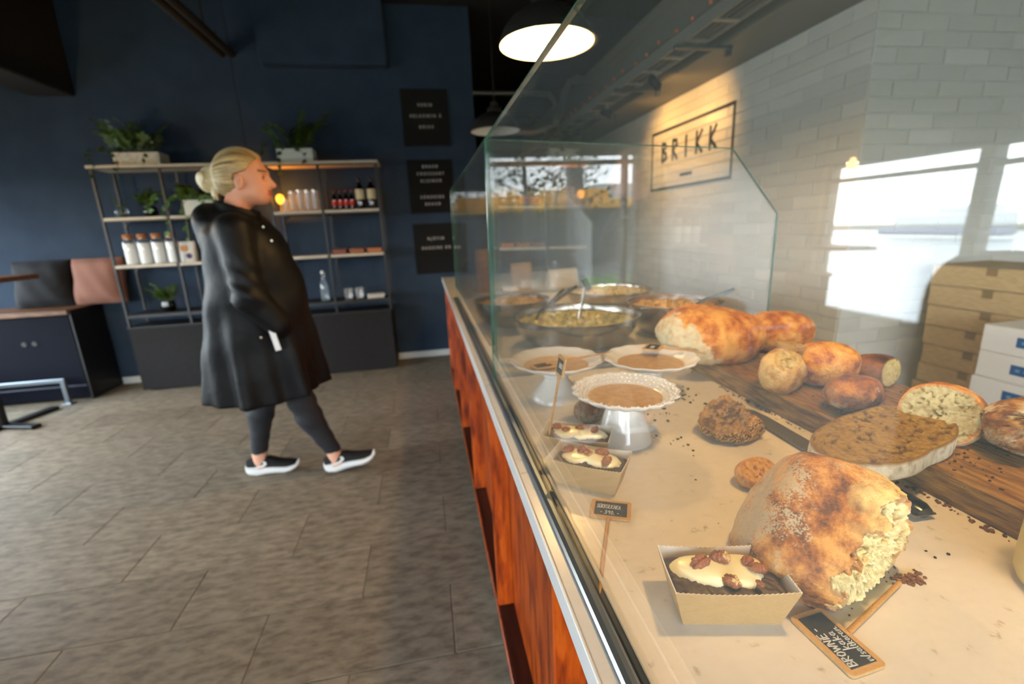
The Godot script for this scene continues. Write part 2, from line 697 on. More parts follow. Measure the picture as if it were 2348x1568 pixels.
# ---------------------------------------------------------------- white brick-tile walls
func build_bricks() -> void:
	var grout := mat("pale grout", Color(0.86, 0.85, 0.82), 0.8)
	var tone := []
	for k in 4:
		var v: float = [0.85, 0.83, 0.87, 0.84][k]
		tone.append(mat("white brick tile %d" % k, Color(v, v * 0.985, v * 0.93), 0.34, {"bump": ntex("tilebump", 0.012, 3, [], []), "scale": Vector3(3, 3, 3), "bump_cm": 0.12}))
	var pitch := 0.0804
	var top := 2.365
	var rnd := RandomNumberGenerator.new()
	rnd.seed = 8
	var lens := [0.294, 0.144, 0.069]
	var along_f := []
	var along_x := []
	for l in lens:
		var a := S()
		bbox(a, Vector3.ZERO, Vector3(0.012, 0.0738, l), 0.0025)
		a.generate_normals()
		along_f.append(a.commit())
		var b := S()
		bbox(b, Vector3.ZERO, Vector3(l, 0.0738, 0.012), 0.0025)
		b.generate_normals()
		along_x.append(b.commit())
	# long wall behind the counter
	var ws := setting("wall_staff", "white brick tiled wall behind the counter")
	wall_box(ws, "wall_core", grout, 2.4, 2.6, 0, 3.3, 2.33, 9.35)
	var far := S()
	for r in 24:
		var y := top - pitch * (r + 0.5)
		var f := 2.33
		if r % 2 == 0:
			brick(ws, along_f[1], tone[rnd.randi() % 4], P(2.395, y, f + 0.075))
			f += 0.15
		while f < 9.1:
			if f < 5.8:
				brick(ws, along_f[0], tone[rnd.randi() % 4], P(2.395, y, f + 0.15))
			else:
				bbox(far, P(2.395, y, f + 0.15), Vector3(0.012, 0.0738, 0.294), 0.0025)
			f += 0.30
	var fo := obj("brick_tiles_beyond", far, tone[0], ws)
	fo.set_meta("kind", "stuff")
	# the face that turns away at the corner
	var wc := setting("wall_recess", "white brick tiled wall facing the stacked boxes")
	wall_box(wc, "wall_core", grout, 2.6, 4.75, 0, 3.3, 2.33, 2.5)
	for r in 28:
		var y := top + pitch * 4 - pitch * (r + 0.5)
		var x := 2.389
		if r % 2 == 1:
			brick(wc, along_x[1], tone[rnd.randi() % 4], P(x + 0.075, y, 2.325))
			x += 0.15
		while x < 4.0:
			brick(wc, along_x[0], tone[rnd.randi() % 4], P(x + 0.15, y, 2.325))
			x += 0.30


func brick(parent: Node, mesh: Mesh, m: Material, at: Vector3) -> void:
	var o := put("brick", mesh, m, parent)
	o.position = at


# ---------------------------------------------------------------- overhead
func build_ceiling_things() -> void:
	var dark := mat("black stained beam", Color(0.075, 0.068, 0.06), 0.7)
	var b := S()
	bbox(b, P(-2.90, 2.87, 1.35), Vector3(0.33, 0.755, 6.9), 0.01)
	tag(obj("ceiling_beam", b, dark), "broad black ceiling beam near the bench side of the room", "beam")
	b = S()
	bbox(b, P(-3.61, 2.94, 1.35), Vector3(1.07, 0.61, 6.85), 0.01)
	tag(obj("bulkhead", b, dark), "black boxed ceiling bulkhead beside the broad beam", "bulkhead")
	var pr := thing("pipe_pair", "two thin black pipes running under the ceiling to the navy wall", "pipes")
	for k in 2:
		var st := S()
		tube(st, [P(-1.57 + 0.08 * k, 2.83, 4.81), P(-1.57 + 0.08 * k, 2.83, -2.1)], 0.032, 10)
		obj("pipe", st, dark, pr)
	for f in [4.4, 2.6, 0.8]:
		var st := S()
		box(st, P(-1.53, 3.05, f), Vector3(0.012, 0.42, 0.012))
		box(st, P(-1.53, 2.85, f), Vector3(0.16, 0.012, 0.02))
		obj("hanger", st, dark, pr)
	var du := thing("wall_box", "navy painted boxed duct high on the navy wall", "duct")
	wall_box(du, "casing", navy(), -1.24, -0.19, 2.73, 3.25, 4.68, 4.81, 0.006)
	wall_box(du, "seam_strip", navy(), -1.23, -0.20, 2.725, 2.732, 4.69, 4.80)
	# bulkhead over the tiled wall
	var bk := mat("grey bulkhead paint", Color(0.47, 0.45, 0.39), 0.6)
	wall_box(setting("trim_1", "grey soffit above the tiled wall"), "soffit", bk, 2.0, 2.4, 2.375, 2.97, 2.0, 9.2, 0.004)
	wall_box(setting("trim_2", "grey soffit over the recess"), "soffit", bk, 2.0, 4.6, 2.72, 3.25, 1.2, 2.0, 0.004)
	var galv := mat("galvanised steel", Color(0.70, 0.69, 0.64), 0.5, {"metal": 0.5, "tex": ntex("galv", 0.05, 3, [0.0, 1.0], [Color(0.75, 0.75, 0.75), Color(1, 1, 1)]), "scale": Vector3(3, 3, 3)})
	var tr := thing("cable_tray", "galvanised cable tray hung along the soffit above the counter", "cable tray")
	for x in [1.70, 1.86]:
		var st := S()
		bbox(st, P(x, 2.40, 5.2), Vector3(0.012, 0.07, 7.6), 0.002)
		obj("side_rail", st, galv, tr)
	var f := 1.5
	while f < 8.9:
		var st := S()
		bbox(st, P(1.78, 2.372, f), Vector3(0.16, 0.012, 0.03), 0.002)
		obj("rung", st, galv, tr)
		f += 0.30
	f = 2.1
	while f < 8.6:
		var st := S()
		bbox(st, P(1.86, 2.352, f), Vector3(0.40, 0.022, 0.04), 0.003)
		bbox(st, P(2.04, 2.335, f), Vector3(0.03, 0.06, 0.04), 0.003)
		obj("bracket", st, mat("blue grey bracket", Color(0.36, 0.38, 0.37), 0.5, {"metal": 0.5}), tr)
		f += 0.95
	var cab := mat("grey cable", Color(0.42, 0.40, 0.35), 0.5)
	for k in 4:
		var st := S()
		var pts := []
		for i in 20:
			pts.append(P(1.73 + 0.033 * k + 0.006 * sin(i * 1.3 + k * 2.0), 2.388 + 0.004 * sin(i * 0.9 + k), 1.5 + i * 0.39))
		tube(st, pts, 0.009, 7)
		obj("cable", st, cab, tr)
	# strings of copper fairy bulbs laid on the tray
	var fl := thing("light_string", "string of tiny warm bulbs lying along the cable tray", "light string")
	var wp := []
	for i in 26:
		wp.append(P(1.695 + 0.012 * sin(i * 2.1), 2.447 + 0.006 * sin(i * 1.7), 2.3 + i * 0.2))
	var ws := S()
	tube(ws, wp, 0.002, 5)
	obj("wire", ws, mat("copper wire", Color(0.55, 0.33, 0.18), 0.4, {"metal": 0.8}), fl)
	for i in 26:
		var st := S()
		lathe(st, [Vector2(0.0, -0.012), Vector2(0.008, -0.006), Vector2(0.010, 0.004), Vector2(0.0, 0.014)], 8)
		var o := obj("bulb", st, mat("amber bulb", Color(0.72, 0.42, 0.22), 0.25, {"emit": Color(1.0, 0.5, 0.2), "power": 0.10}), fl)
		o.position = wp[i] + Vector3(-0.008, 0.012, 0)
	# two black spots clipped to the tray, washing the painted logo
	for k in 2:
		var at := P(1.785, 2.285, 3.55 + 0.95 * k)
		var aim := P(2.39, 1.98, 3.95 + 0.45 * k)
		var sp := thing("track_spot", ["black spotlight clipped to the cable tray nearer the corner", "black spotlight clipped to the cable tray further along"][k], "spotlight", at, 0.0, "spotlights on the cable tray")
		var d := (aim - at).normalized()
		var side := d.cross(Vector3.UP).normalized()
		var bs := Basis(side, d, side.cross(d))
		var ss := S()
		lathe(ss, [Vector2(0.0, -0.06), Vector2(0.026, -0.058), Vector2(0.03, -0.05), Vector2(0.032, 0.05), Vector2(0.028, 0.052), Vector2(0.026, 0.03), Vector2(0.0, 0.028)], 20, Transform3D(bs, Vector3.ZERO))
		obj("housing", ss, mat("black spot housing", Color(0.03, 0.03, 0.03), 0.4), sp)
		ss = S()
		lathe(ss, [Vector2(0.0, 0.029), Vector2(0.025, 0.031), Vector2(0.0, 0.034)], 16, Transform3D(bs, Vector3.ZERO))
		obj("lens", ss, mat("lit spot lens", Color(1, 0.9, 0.7), 0.3, {"emit": Color(1.0, 0.78, 0.45), "power": 3.0}), sp)
		ss = S()
		bbox(ss, Vector3(0, 0.0535, 0), Vector3(0.018, 0.05, 0.018), 0.002)
		obj("clip", ss, mat("pale clip", Color(0.62, 0.60, 0.55), 0.5), sp)
		var sl := SpotLight3D.new()
		sl.name = "spot_light"
		sl.light_color = Color(1.0, 0.76, 0.42)
		sl.light_energy = 0.7
		sl.light_size = 0.02
		sl.spot_range = 20.0
		sl.spot_attenuation = 2.0
		sl.spot_angle = 58.0
		sl.spot_angle_attenuation = 1.0
		sl.shadow_enabled = true
		sl.transform = Transform3D(Basis.looking_at(d, Vector3.UP), d * 0.056)
		sp.add_child(sl)
	# pipes in the dark passage
	var steel := mat("dull steel pipe", Color(0.50, 0.50, 0.48), 0.35, {"metal": 0.7})
	var p1 := S()
	tube(p1, [P(0.58, 2.97, 6.5), P(1.6, 2.97, 6.5), P(1.78, 2.95, 6.5), P(1.85, 2.88, 6.5), P(1.87, 2.75, 6.5), P(1.87, 2.5, 6.5)], 0.035, 12)
	tag(obj("water_pipe", p1, steel), "grey pipe crossing the passage ceiling and bending down", "pipe")
	var p2 := S()
	tube(p2, [P(1.99, 2.86, 5.5), P(1.85, 2.86, 5.5), P(1.75, 2.83, 5.5), P(1.68, 2.72, 5.5), P(1.62, 2.5, 5.45), P(1.55, 2.40, 5.4), P(1.40, 2.32, 5.3), P(1.2, 2.24, 5.1), P(0.6, 2.24, 5.05)], 0.04, 12)
	tag(obj("steel_pipe", p2, steel), "bent steel pipe curling down beside the cable tray", "pipe")
	# pendant lamps in a row over the counter
	lamp(Vector3(0.585, 2.043, -2.16), true, "dark metal dome pendant lamp glowing over the counter end by the glass divider", 1.1)
	lamp(Vector3(0.645, 2.052, -4.04), false, "dark metal dome pendant lamp hanging unlit at the far counter end", 0.0)
	lamp(Vector3(0.62, 2.043, -0.36), true, "dark metal dome pendant lamp glowing above the near bread loaves", 0.9)
	var bp := thing("bulb_pendant", "bare warm bulb hanging on a black cord over the high table", "pendant lamp", P(-2.95, 1.74, 3.25))
	var st := S()
	tube(st, [Vector3(0, 0.12, 0), Vector3(0, 1.5, 0)], 0.004, 6)
	obj("cord", st, mat("black cord", Color(0.03, 0.03, 0.03), 0.6), bp)
	st = S()
	lathe(st, [Vector2(0.0, 0.13), Vector2(0.022, 0.125), Vector2(0.022, 0.06), Vector2(0.016, 0.052)], 16)
	obj("socket", st, mat("black bakelite", Color(0.04, 0.04, 0.04), 0.35), bp)
	bulb(bp, Vector3(0, 0.0, 0), 0.5)


func bulb(parent: Node3D, at: Vector3, energy: float) -> void:
	var st := S()
	lathe(st, [Vector2(0.0, -0.038), Vector2(0.02, -0.034), Vector2(0.034, -0.018), Vector2(0.036, 0.0), Vector2(0.028, 0.022), Vector2(0.016, 0.042), Vector2(0.013, 0.056), Vector2(0.0, 0.058)], 20)
	var o := obj("bulb", st, mat("lit bulb glass", Color(1, 0.95, 0.85), 0.3, {"emit": Color(1.0, 0.80, 0.50), "power": 14.0}), parent)
	o.position = at
	var l := OmniLight3D.new()
	l.name = "bulb_light"
	l.light_color = Color(1.0, 0.80, 0.50)
	l.light_energy = energy
	l.light_size = 0.035
	l.omni_range = 20.0
	l.omni_attenuation = 2.0
	l.shadow_enabled = true
	l.position = at
	parent.add_child(l)


func lamp(at: Vector3, lit: bool, label: String, energy: float) -> void:
	var o := thing("pendant_lamp", label, "pendant lamp", at, 0.0, "dome lamps over the counter")
	var outer := [Vector2(0.200, 0.0), Vector2(0.2025, 0.004), Vector2(0.197, 0.024), Vector2(0.180, 0.060), Vector2(0.150, 0.094), Vector2(0.112, 0.120), Vector2(0.075, 0.134), Vector2(0.062, 0.140), Vector2(0.060, 0.165), Vector2(0.052, 0.178), Vector2(0.030, 0.186), Vector2(0.026, 0.215), Vector2(0.012, 0.222), Vector2(0.0, 0.224)]
	var st := S()
	lathe(st, outer, 56)
	obj("shade", st, mat("dark grey enamel", Color(0.17, 0.16, 0.15), 0.4), o)
	var inner := [Vector2(0.200, 0.0), Vector2(0.197, 0.003), Vector2(0.192, 0.022), Vector2(0.176, 0.056), Vector2(0.146, 0.090), Vector2(0.110, 0.116), Vector2(0.06, 0.132), Vector2(0.0, 0.135)]
	st = S()
	lathe(st, inner, 56)
	obj("shade_lining", st, mat("white enamel", Color(0.88, 0.87, 0.84), 0.35), o)
	st = S()
	lathe(st, [Vector2(0.0, 0.134), Vector2(0.022, 0.133), Vector2(0.022, 0.085), Vector2(0.015, 0.08)], 20)
	obj("socket", st, mat("pale socket", Color(0.75, 0.73, 0.68), 0.4), o)
	st = S()
	tube(st, [Vector3(0, 0.22, 0), Vector3(0, 3.26 - at.y, 0)], 0.004, 6)
	obj("cord", st, mat("black cord", Color(0.03, 0.03, 0.03), 0.6), o)
	if lit:
		bulb(o, Vector3(0, 0.05, 0), energy)
	else:
		st = S()
		lathe(st, [Vector2(0.0, 0.012), Vector2(0.02, 0.016), Vector2(0.034, 0.032), Vector2(0.036, 0.05), Vector2(0.028, 0.072), Vector2(0.014, 0.092)], 20)
		obj("bulb", st, mat("unlit opal bulb", Color(0.85, 0.84, 0.8), 0.2), o)


# ---------------------------------------------------------------- outdoors, seen only mirrored in the glass
func build_outdoors() -> void:
	var asph := mat("asphalt", Color(0.33, 0.33, 0.325), 0.9)
	var g := S()
	box(g, P(0, -0.3, -37.5), Vector3(120, 0.2, 70))
	tag(obj("ground_street", g, asph), "grey asphalt street outside the rear windows", "street", "", "structure")
	var w := S()
	box(w, P(-100, -0.6, 0), Vector3(186, 0.2, 260))
	tag(obj("water_bay", w, mat("grey sea water", Color(0.50, 0.56, 0.58), 0.25), null), "pale grey water outside the left windows", "water", "", "structure")
	g = S()
	box(g, P(-5.6, -0.32, 0), Vector3(2.6, 0.2, 40))
	tag(obj("ground_quay", g, asph), "asphalt strip outside the left windows", "pavement", "", "structure")
	g = S()
	box(g, P(2, -0.19, -8.5), Vector3(26, 0.06, 3.0))
	tag(obj("ground_lawn", g, mat("lawn", Color(0.28, 0.40, 0.16), 0.95)), "strip of lawn outside the rear windows", "grass", "", "structure")
	var hill := mat("heath hillside", Color(0.33, 0.34, 0.27), 1.0)
	var rnd := RandomNumberGenerator.new()
	rnd.seed = 21
	for k in 3:
		var st := S(true)
		var n := 40
		for i in n:
			var a0 := 40.0 - 110.0 * i / n
			var a1 := 40.0 - 110.0 * (i + 1) / n
			var h0 := 4.0 + 3.5 * nz.get_noise_2d(a0 * 3.0 + k * 300, 0.0) + k * 1.6
			var h1 := 4.0 + 3.5 * nz.get_noise_2d(a1 * 3.0 + k * 300, 0.0) + k * 1.6
			var x := -120.0 - 25.0 * k
			quad(st, P(x, -0.5, a0 * 2.0), P(x, -0.5, a1 * 2.0), P(x - 18, h1, a1 * 2.0), P(x - 18, h0, a0 * 2.0))
			quad(st, P(x - 18, h0, a0 * 2.0), P(x - 18, h1, a1 * 2.0), P(x - 40, -0.5, a1 * 2.0), P(x - 40, -0.5, a0 * 2.0))
		tag(obj("hill_ridge", st, hill), ["low heath hill nearest across the water", "middle heath hill across the water", "highest heath hill furthest across the water"][k], "hill", "", "structure")
	var ship := thing("ferry", "white ferry with a blue hull stripe on the water", "ship", P(-62, -0.5, 48))
	var st := S()
	bbox(st, Vector3(0, 0.8, 0), Vector3(3, 0.9, 14), 0.3)
	obj("hull", st, mat("ship blue", Color(0.36, 0.44, 0.58), 0.5), ship)
	st = S()
	bbox(st, Vector3(0, 2.2, 1), Vector3(2.6, 1.6, 12), 0.3)
	bbox(st, Vector3(0, 3.3, 3), Vector3(2.2, 1.0, 6), 0.3)
	obj("deckhouse", st, mat("ship white", Color(0.85, 0.86, 0.86), 0.5), ship)
	# street side: a yellow kiosk, a grey post, trees and houses
	var ye := mat("yellow panel", Color(0.90, 0.63, 0.08), 0.5)
	var ki := thing("yellow_kiosk", "long yellow roofed kiosk across the street", "kiosk", P(3.0, -0.2, -16.0))
	st = S()
	bbox(st, Vector3(0, 2.15, 0), Vector3(15, 0.32, 3.0), 0.03)
	obj("roof", st, ye, ki)
	st = S()
	bbox(st, Vector3(1.2, 2.5, 0), Vector3(5.5, 0.4, 2.4), 0.03)
	obj("roof_sign", st, ye, ki)
	st = S()
	bbox(st, Vector3(0, 1.0, -1.2), Vector3(14, 2.0, 0.2), 0.02)
	obj("wall", st, mat("dark grey kiosk wall", Color(0.25, 0.26, 0.27), 0.6), ki)
	for k in 4:
		st = S()
		bbox(st, Vector3([-5.6, -2.4, 2.6, 5.8][k], 0.55, 1.0), Vector3([2.4, 1.6, 0.9, 0.5][k], 1.1, 0.3), 0.02)
		obj("panel", st, ye, ki)
	st = S()
	bbox(st, P(2.15, 0.95, -4.2), Vector3(0.2, 2.3, 0.2), 0.02)
	tag(obj("street_post", st, mat("grey post", Color(0.40, 0.41, 0.42), 0.6)), "square grey post standing outside the rear window", "post")
	var house := mat("pale render", Color(0.72, 0.72, 0.70), 0.8)
	var hs := thing("house", "pale flat roofed house behind the yellow kiosk", "house", P(11.6, -0.2, -27))
	st = S()
	bbox(st, Vector3(0, 1.8, 0), Vector3(3.6, 3.6, 6), 0.05)
	obj("wall", st, house, hs)
	for k in 3:
		st = S()
		bbox(st, Vector3(-1.15 + 1.15 * k, 2.7, 3.0), Vector3(0.7, 0.8, 0.1), 0.02)
		obj("window", st, mat("dark pane", Color(0.12, 0.14, 0.16), 0.2), hs)
	var bark := mat("grey bark", Color(0.22, 0.19, 0.15), 0.9)
	var leaf := mat("tree leaf", Color(0.22, 0.28, 0.11), 0.7, {"vc": true})
	var lm := S()
	quad(lm, Vector3(-0.055, 0, 0), Vector3(0.055, 0, 0.02), Vector3(0.04, 0.14, 0.03), Vector3(-0.04, 0.14, 0))
	lm.generate_normals()
	var lmesh := lm.commit()
	var spots := [[3.4, -13.2, 5.6], [4.9, -12.6, 4.2], [2.4, -20.0, 4.6], [7.1, -19.5, 4.4]]
	var lab := ["tall thin leaved tree opposite the rear window", "loose crowned tree beside the yellow kiosk roof", "tree standing behind the kiosk beyond the tall one", "low tree near the pale house"]
	for k in 4:
		var t := thing("tree", lab[k], "tree", P(spots[k][0], -0.2, spots[k][1]), 0.0, "trees across the street")
		var h: float = spots[k][2]
		st = S()
		tube(st, [Vector3.ZERO, Vector3(0.05, h * 0.3, 0.02), Vector3(-0.05, h * 0.65, 0), Vector3(0.02, h * 0.95, 0)], [0.13, 0.10, 0.06, 0.02], 8)
		for j in 16:
			var y0 := h * (0.28 + 0.04 * j)
			var ang := j * 2.4
			var reach := 1.35 * (1.0 - 0.75 * absf(float(j) / 16.0 - 0.35))
			tube(st, [Vector3(0, y0, 0), Vector3(cos(ang) * reach, y0 + 0.55, sin(ang) * reach)], [0.035, 0.008], 5)
		obj("trunk", st, bark, t)
		var mm := MultiMesh.new()
		mm.transform_format = MultiMesh.TRANSFORM_3D
		mm.use_colors = true
		mm.mesh = lmesh
		mm.instance_count = 330
		for i in 330:
			var j := rnd.randi() % 16
			var y0 := h * (0.28 + 0.04 * j)
			var ang := j * 2.4
			var reach := 1.35 * (1.0 - 0.75 * absf(float(j) / 16.0 - 0.35))
			var u := rnd.randf_range(0.25, 1.05)
			var c := Vector3(cos(ang) * reach * u, y0 + 0.55 * u, sin(ang) * reach * u) + Vector3(rnd.randfn(), rnd.randfn(), rnd.randfn()) * 0.17
			mm.set_instance_transform(i, Transform3D(Basis.from_euler(Vector3(rnd.randf() * TAU, rnd.randf() * TAU, rnd.randf() * TAU)), c))
			var v := rnd.randf_range(0.7, 1.5)
			mm.set_instance_color(i, Color(v * rnd.randf_range(0.9, 1.4), v, v * 0.8))
		var mi := MultiMeshInstance3D.new()
		mi.name = "foliage"
		mi.multimesh = mm
		mi.material_override = leaf
		mi.set_meta("kind", "stuff")
		t.add_child(mi)


# ---------------------------------------------------------------- counter and glass case
func laminate() -> StandardMaterial3D:
	return mat("white laminate", Color(1, 1, 1), 0.24, {"tex": ntex("laminate", 0.012, 6, [0.0, 0.13, 0.2, 0.62, 0.85, 1.0], [Color(0.66, 0.61, 0.54), Color(0.76, 0.73, 0.68), Color(0.83, 0.81, 0.77), Color(0.845, 0.825, 0.79), Color(0.835, 0.81, 0.77), Color(0.80, 0.77, 0.72)], {"warp": 25.0, "gain": 0.6, "size": 1024}), "scale": Vector3(2.2, 2.2, 2.2), "spec": 0.5})


func alu() -> StandardMaterial3D:
	return mat("brushed aluminium", Color(0.56, 0.60, 0.63), 0.32, {"metal": 0.9})


func red_wood(k := 0) -> StandardMaterial3D:
	var t := ntex("redwood", 0.014, 5, [0.0, 0.35, 0.55, 0.75, 1.0], [Color(0.30, 0.09, 0.015), Color(0.50, 0.18, 0.025), Color(0.64, 0.26, 0.03), Color(0.72, 0.33, 0.06), Color(0.56, 0.21, 0.025)], {"warp": 30.0, "gain": 0.55})
	return mat("orange stained wood %d" % k, Color(1, 1, 1), 0.36, {"tex": t, "scale": Vector3(3.1, 0.55, 3.1), "offset": Vector3(0.21 * k, 0.13 * k, 0.37 * k), "bump": ntex("woodbump", 0.03, 4, [], []), "bump_cm": 0.05})


func dark_wood() -> StandardMaterial3D:
	var t := ntex("darkwood", 0.014, 5, [0.0, 0.5, 1.0], [Color(0.09, 0.03, 0.015), Color(0.20, 0.07, 0.03), Color(0.27, 0.10, 0.045)], {"warp": 30.0})
	return mat("dark red stained wood", Color(1, 1, 1), 0.45, {"tex": t, "scale": Vector3(3.0, 3.0, 0.5)})


func build_counter() -> void:
	var base := thing("counter_base", "orange stained wooden counter front with upright fins and recessed panels", "counter", P(0, 0, 0))
	wall_box(base, "carcass", mat("grey carcass board", Color(0.45, 0.44, 0.42), 0.6), 0.21, 0.98, 0.0, 0.866, -0.9, 3.96)
	var fins := [-0.84, -0.16, 0.55, 1.26, 1.97, 2.68, 3.38, 3.955]
	for k in fins.size():
		wall_box(base, "fin", red_wood(k % 3), 0.135, 0.188, 0.105, 0.866, fins[k] - 0.014, fins[k] + 0.014, 0.003)
		if k + 1 < fins.size():
			wall_box(base, "back_panel", red_wood((k + 1) % 3), 0.186, 0.21, 0.105, 0.866, fins[k] + 0.014, fins[k + 1] - 0.014)
			wall_box(base, "top_rail", red_wood((k + 2) % 3), 0.142, 0.186, 0.80, 0.866, fins[k] + 0.014, fins[k + 1] - 0.014, 0.002)
	wall_box(base, "bottom_board", dark_wood(), 0.137, 0.212, 0.078, 0.105, -0.9, 3.96, 0.003)
	wall_box(base, "board_edge", red_wood(1), 0.131, 0.137, 0.076, 0.106, -0.9, 3.96, 0.002)
	wall_box(base, "plinth", dark_wood(), 0.142, 0.21, 0.0, 0.078, -0.9, 3.96)
	var top := thing("worktop", "long white laminate worktop of the bakery counter", "worktop", P(0, 0, 0))
	wall_box(top, "slab", laminate(), 0.121, 1.02, 0.868, 0.90, -0.95, 4.0, 0.002)
	wall_box(top, "edge_band", mat("bright white edging", Color(0.86, 0.87, 0.87), 0.28), 0.118, 0.1215, 0.8685, 0.9005, -0.95, 4.0, 0.001)


func edge_glass() -> StandardMaterial3D:
	return mat("green glass edge", Color(0.20, 0.38, 0.32), 0.08, {"spec": 0.7})


func front_pane(f0: float, f1: float, label: String) -> void:
	var o := thing("glass_screen", label, "glass screen", P(0.1575, 0.901, (f0 + f1) / 2))
	o.rotation.z = -0.0157
	var h := 0.606
	var l := f1 - f0
	var t := 0.0075
	var st := S()
	box(st, Vector3(0, h / 2, 0), Vector3(t, h - 0.004, l - 0.004))
	obj("pane", st, glass(), o)
	st = S()
	bbox(st, Vector3(0, h - 0.001, 0), Vector3(t + 0.0006, 0.002, l), 0.0005)
	obj("top_edge", st, edge_glass(), o)
	for s in [-1.0, 1.0]:
		st = S()
		bbox(st, Vector3(0, h / 2, s * (l / 2 - 0.001)), Vector3(t + 0.0006, h - 0.002, 0.002), 0.0005)
		obj("end_edge", st, edge_glass(), o)
	st = S()
	bbox(st, Vector3(0, 0.001, 0), Vector3(t + 0.0008, 0.003, l), 0.0005)
	obj("bottom_edge", st, mat("dark gasket", Color(0.05, 0.06, 0.05), 0.3), o)


func build_glass() -> void:
	front_pane(-0.9, 1.197, "clear front glass screen standing before the breads and cakes")
	front_pane(1.203, 2.70, "clear front glass screen standing before the salad bowls")
	var rail := thing("glass_rail", "brushed aluminium rail holding the front glass screens", "rail", P(0, 0, 0))
	var st := S()
	var ring0 := PackedVector3Array()
	var ring1 := PackedVector3Array()
	for q in [[0.137, 0.9], [0.137, 0.9045], [0.1395, 0.9075], [0.1445, 0.909], [0.1495, 0.9085], [0.1525, 0.907], [0.1525, 0.9]]:
		ring0.append(P(q[0], q[1], 2.72))
		ring1.append(P(q[0], q[1], -0.92))
	loft(st, [ring0, ring1], true, true, false)
	obj("profile", st, alu(), rail)
	st = S()
	bbox(st, P(0.165, 0.9025, 0.9), Vector3(0.006, 0.005, 3.64), 0.001)
	obj("inner_bead", st, mat("pale plastic bead", Color(0.80, 0.78, 0.72), 0.3), rail)
	divider(1.20, "clear glass divider with a cut corner between cakes and salad bowls")
	divider(2.71, "clear glass divider with a cut corner closing the salad end")


func divider(f: float, label: String) -> void:
	var o := thing("glass_divider", label, "glass divider", P(0, 0, f))
	var poly := PackedVector2Array([Vector2(0.167, 0.906), Vector2(0.985, 0.906), Vector2(0.985, 1.30), Vector2(0.832, 1.474), Vector2(0.174, 1.504)])
	var st := S()
	prism(st, poly, 0.007, Transform3D(Basis.IDENTITY, Vector3(0, 0, -0.0035)))
	obj("pane", st, glass(), o)
	for k in [[1, 2], [2, 3], [3, 4], [4, 0]]:
		var a: Vector2 = poly[k[0]]
		var b: Vector2 = poly[k[1]]
		st = S()
		var d := (b - a).normalized()
		var bs := Basis(Vector3(d.x, d.y, 0), Vector3(-d.y, d.x, 0), Vector3.BACK)
		bbox(st, Vector3((a.x + b.x) / 2, (a.y + b.y) / 2, 0) - bs.y * 0.001, Vector3(a.distance_to(b), 0.0018, 0.0078), 0.0004, bs)
		obj("edge", st, edge_glass(), o)
	st = S()
	bbox(st, Vector3(0.576, 0.9065, 0.009), Vector3(0.815, 0.013, 0.014), 0.002)
	bbox(st, Vector3(0.576, 0.9015, 0.0), Vector3(0.815, 0.003, 0.03), 0.001)
	obj("channel", st, alu(), o)


# ---------------------------------------------------------------- shelves along the navy wall
func black_steel() -> StandardMaterial3D:
	return mat("black powder coated steel", Color(0.055, 0.06, 0.065), 0.45)


func pale_board() -> StandardMaterial3D:
	return mat("pale birch shelf", Color(0.74, 0.70, 0.63), 0.5, {"tex": ntex("birch", 0.02, 4, [0.0, 1.0], [Color(0.88, 0.86, 0.82), Color(1, 1, 1)]), "scale": Vector3(0.8, 4, 4)})


func shelf_unit(x0: float, x1: float, xm: float, label: String) -> void:
	var o := thing("shelf_unit", label, "shelf unit", P((x0 + x1) / 2, 0.59, 4.60), 0.0, "open steel shelf units on the long cabinet")
	var w := x1 - x0
	var m := xm - (x0 + x1) / 2
	var fz := 0.14
	for x in [-w / 2 + 0.01, m, w / 2 - 0.01]:
		for z in [fz, -fz]:
			var st := S()
			bbox(st, Vector3(x, 0.65, z), Vector3(0.02, 1.30, 0.02), 0.002)
			obj("post", st, black_steel(), o)
	for y in [0.085, 0.505, 0.89, 1.295]:
		for z in [fz, -fz]:
			var st := S()
			bbox(st, Vector3(0, y, z), Vector3(w, 0.018, 0.018), 0.002)
			obj("beam", st, black_steel(), o)
	for y in [0.505, 0.89]:
		for e in [[-w / 2 + 0.022, m - 0.012], [m + 0.012, w / 2 - 0.022]]:
			var st := S()
			bbox(st, Vector3((e[0] + e[1]) / 2, y + 0.011, 0.01), Vector3(e[1] - e[0], 0.024, 0.30), 0.002)
			obj("shelf_board", st, pale_board(), o)
	var st2 := S()
	bbox(st2, Vector3(0, 1.306, 0.005), Vector3(w + 0.02, 0.022, 0.33), 0.002)
	obj("top_board", st2, pale_board(), o)
	st2 = S()
	bbox(st2, Vector3(0, 0.096, 0), Vector3(w - 0.04, 0.02, 0.29), 0.002)
	obj("low_shelf", st2, mat("black shelf board", Color(0.08, 0.085, 0.09), 0.5), o)
	# rounded corner braces below the middle boards
	for x in [-w / 2 + 0.02, m + 0.012]:
		for y in [0.49, 0.875]:
			st2 = S()
			var pts := []
			for k in 7:
				var a := PI / 2 * k / 6.0
				pts.append(Vector3(x + 0.05 - 0.05 * sin(a) + 0.0, y - 0.05 + 0.05 * cos(a), -fz + 0.012) if false else Vector3(x + 0.05 * (1 - sin(a)), y - 0.05 * (1 - cos(a)), -fz + 0.014))
			tube(st2, pts, 0.009, 8)
			obj("brace", st2, black_steel(), o)


